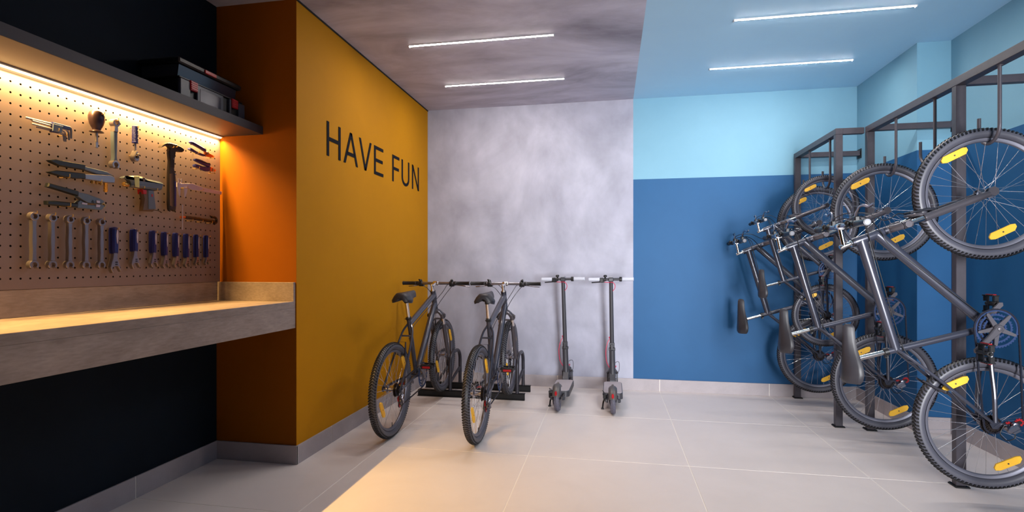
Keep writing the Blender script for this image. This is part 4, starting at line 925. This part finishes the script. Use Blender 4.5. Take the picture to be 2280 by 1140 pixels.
# caliper
t = tool('vernier_caliper', 'pale vernier caliper with its jaws pointing down, overhanging the board edge', 'caliper', 2.80, 1.68)
simple(t, 'cal_beam', 'beam', 'violet_inlay', 0.020, 0.026, 0.001, False)
for k,n_ in (('cal_jaw1','jaw'),('cal_jaw2','jaw'),('cal_top','upper_jaw'),('cal_top2','upper_jaw')): simple(t, k, n_, 'violet_inlay', 0.0262 if 'top' not in k else 0.0262, 0.0300, 0.0008, False)
hook(2.656, 1.675); hook(2.775, 1.677)

# hand drill style T tool
t = tool('t_handle_awl', 'black curved handle tool with thin white cross rod', 'awl', 2.72, 1.49)
p0, p1 = S['awl_rod']; b = MB(); b.tube([P3(t,p0,0.034),P3(t,p1,0.034)], 0.0030, 8); b.build('cross_rod', 'violet_inlay', t)
p0, p1 = S['awl_joint']; b = MB(); b.tube([P3(t,p0,0.027),P3(t,p1,0.027)], [0.007,0.006], 10); b.build('ferrule', 'copper', t)
b = MB(); q = S['awl_handle']+S['awl_hook'][1:]; pts = curve([P3(t,q_,0.027) for q_ in S['awl_handle']],4); b.tube(pts, [0.0085+0.0022*math.sin(i*0.9)**2 for i in range(len(pts))], 10)
b.tube(curve([P3(t,q_,0.027) for q_ in S['awl_hook']],4), 0.0075, 10); b.build('handle', 'black_grip', t)
hook(2.698, 1.489, 0.042); hook(2.775, 1.489, 0.042); hook(2.853, 1.489, 0.042)

# five combination wrenches
b = MB(); ring_profile(b, 0, 0, 0.0185, 0.0108, 0.016, 0.036, 22)
b.prism([(-0.0105,-0.013),(0.0105,-0.013),(0.0092,-0.05),(0.0112,-0.10),(0.0092,-0.15),(0.0105,-0.189),(-0.0105,-0.189),(-0.0092,-0.15),(-0.0112,-0.10),(-0.0092,-0.05)], (0.018,0,0), (0,1,0), (0,0,1), (1,0,0), 0.016, bev=0.003)
ring_profile(b, 0, -0.2065, 0.0200, 0.0112, 0.014, 0.034, 18, -48, 228)
ordn = ['leftmost of the five steel combination wrenches on the lowest row', 'second from the left of the five steel combination wrenches', 'middle one of the five steel combination wrenches', 'fourth from the left of the five steel combination wrenches', 'steel combination wrench nearest the first blue-handled adjustable wrench']
me = None
for d_, lb in zip(S['wr'], ordn):
    if me is None: o = b.build('combination_wrench', 'tool_steel', None); me = o
    else: o = me.copy(); C.objects.link(o)
    o.location = (XBD, d_[0][0], 1.436); tag(o, lb, 'wrench', 'steel combination wrenches on the pegboard'); hook(d_[0][0], 1.4475, 0.048, 0.012)

# eight adjustable wrenches, largest to smallest
words = ['largest blue-handled adjustable wrench, beside the steel combination wrenches','second largest blue-handled adjustable wrench','third from the left of the blue-handled adjustable wrenches','fourth from the left of the blue-handled adjustable wrenches','fifth from the left of the blue-handled adjustable wrenches','sixth from the left of the blue-handled adjustable wrenches','second smallest blue-handled adjustable wrench','smallest blue-handled adjustable wrench, nearest the orange-lit wall']
for d_, lb in zip(S['adj'], words):
    (y0,zt),(_,zh),(_,zb) = d_[:3]; w_ = (d_[4][0]-d_[3][0])/2*1.05; k = (zt-zb)/0.223; jw = w_/0.0165
    t = tool('adjustable_wrench', lb, 'wrench', y0, zt, 'blue-handled adjustable wrenches on the pegboard')
    zh -= zt; L = zb-zt
    b = MB(); b.prism([(-w_*0.86,0),(-w_,-0.012),(-w_,zh*0.8),(-w_*0.8,zh),(w_*0.8,zh),(w_,zh*0.8),(w_,-0.012),(w_*0.86,0),(w_*0.4,0.005),(-w_*0.4,0.005)], (0.010,0,0), (0,1,0), (0,0,1), (1,0,0), 0.028, bev=0.007); gr = b.build('grip', 'blue_grip', t)
    b = MB(); b.prism([(w_*0.32*math.cos(a)*(0.75 if math.sin(a) < 0 else 1), zh*0.34+abs(zh)*0.28*math.sin(a)) for a in [2*PI*i/20 for i in range(20)]], (0.0375,w_*0.22,0), (0,1,0), (0,0,1), (1,0,0), 0.0022, bev=0.0007); b.build('inlay', 'violet_inlay', gr)
    b = MB(); q = lambda u,v: (u*jw*0.0165, zh+(L-zh)*v)
    b.prism([q(-0.55,-0.05),q(0.55,-0.05),q(0.62,0.25),q(1.15,0.50),q(1.45,0.60),q(1.30,0.66),q(0.30,0.66),q(-0.35,0.66),q(-0.90,0.72),q(-0.95,0.82),q(-0.55,0.96),q(-0.85,1.0),q(-1.35,0.86),q(-1.60,0.70),q(-1.35,0.50),q(-0.85,0.25)], (0.014,0,0), (0,1,0), (0,0,1), (1,0,0), 0.020, bev=0.002)
    b.build('jaw_head', 'tool_steel', t, ang=25)
    b = MB(); b.prism([q(0.78,0.66),q(1.45,0.62),q(1.85,0.90),q(1.75,0.94),q(1.25,0.80)], (0.015,0,0), (0,1,0), (0,0,1), (1,0,0), 0.018, bev=0.002); b.build('sliding_jaw', 'tool_steel', t)
    b = MB(); zc = zh+(L-zh)*0.50
    for e in (-1,1): b.bbox((0.0335,-w_*0.28+w_*0.1,zc+e*0.0055*k-0.0028*k), (0.0355,w_*0.55,zc+e*0.0055*k+0.0028*k), 0.0005)
    b.build('screw_slot', 'pegdark', t, smooth=False); hook(y0, zt-0.006, 0.052, 0.008)

# ---------------------------------------------------------------- toolbox on the shelf
O = Vector((-2.31, 2.615, 2.0975)); t = thing('toolbox', 'black toolbox with two red latches standing on the dark shelf', 'toolbox', O)
def tbx(name, m, lo, hi, parent=None, bev=0.003):
    b = MB(); b.bbox(Vector(lo)-O, Vector(hi)-O, bev); return b.build(name, m, parent or t)
bd = tbx('tub', 'box_black', (-2.455,2.385,2.098), (-2.205,2.845,2.206), bev=0.006)
for y0,y1,m_ in ((2.378,2.445,'box_grey'),(2.492,2.688,'box_grey'),(2.737,2.752,'box_grey'),(2.815,2.868,'box_grey')):
    tbx('front_panel', m_, (-2.208,y0,2.0985), (-2.190,y1,2.203), bd, 0.003)
tbx('recess_panel', 'box_clear', (-2.192,2.51,2.112), (-2.1885,2.665,2.185), bd, 0.001)
for y0 in (2.440,2.752):
    l = tbx('latch', 'red', (-2.200,y0,2.158), (-2.183,y0+0.050,2.210), bd, 0.003)
    for k in range(4): tbx('rib', 'red', (-2.1835,y0+0.004,2.164+k*0.011), (-2.1805,y0+0.046,2.168+k*0.011), None, 0.0006).parent = l
tbx('rim', 'box_black', (-2.462,2.376,2.2062), (-2.196,2.856,2.214), None, 0.002)
b = MB(); sec = [(-2.455,2.2142),(-2.235,2.2142),(-2.225,2.285),(-2.455,2.292)]
vs = [(x-O.x, y-O.y, z-O.z) for y in (2.405,2.835) for x,z in sec]; b.add(vs, [(3,2,1,0),(4,5,6,7),(0,1,5,4),(1,2,6,5),(2,3,7,6),(3,0,4,7)]); b.build('upper_tray', 'box_clear', t, smooth=False)
tbx('lid', 'box_black', (-2.460,2.385,2.288), (-2.205,2.858,2.318), None, 0.008)
tbx('lid_latch', 'red', (-2.207,2.56,2.291), (-2.1985,2.645,2.310), None, 0.002)
b = MB(); b.tube(curve([(-2.35-O.x,2.52-O.y,2.316-O.z),(-2.35-O.x,2.54-O.y,2.345-O.z),(-2.35-O.x,2.70-O.y,2.345-O.z),(-2.35-O.x,2.72-O.y,2.316-O.z)],5), 0.008, 8); b.build('carry_handle', 'box_black', t)
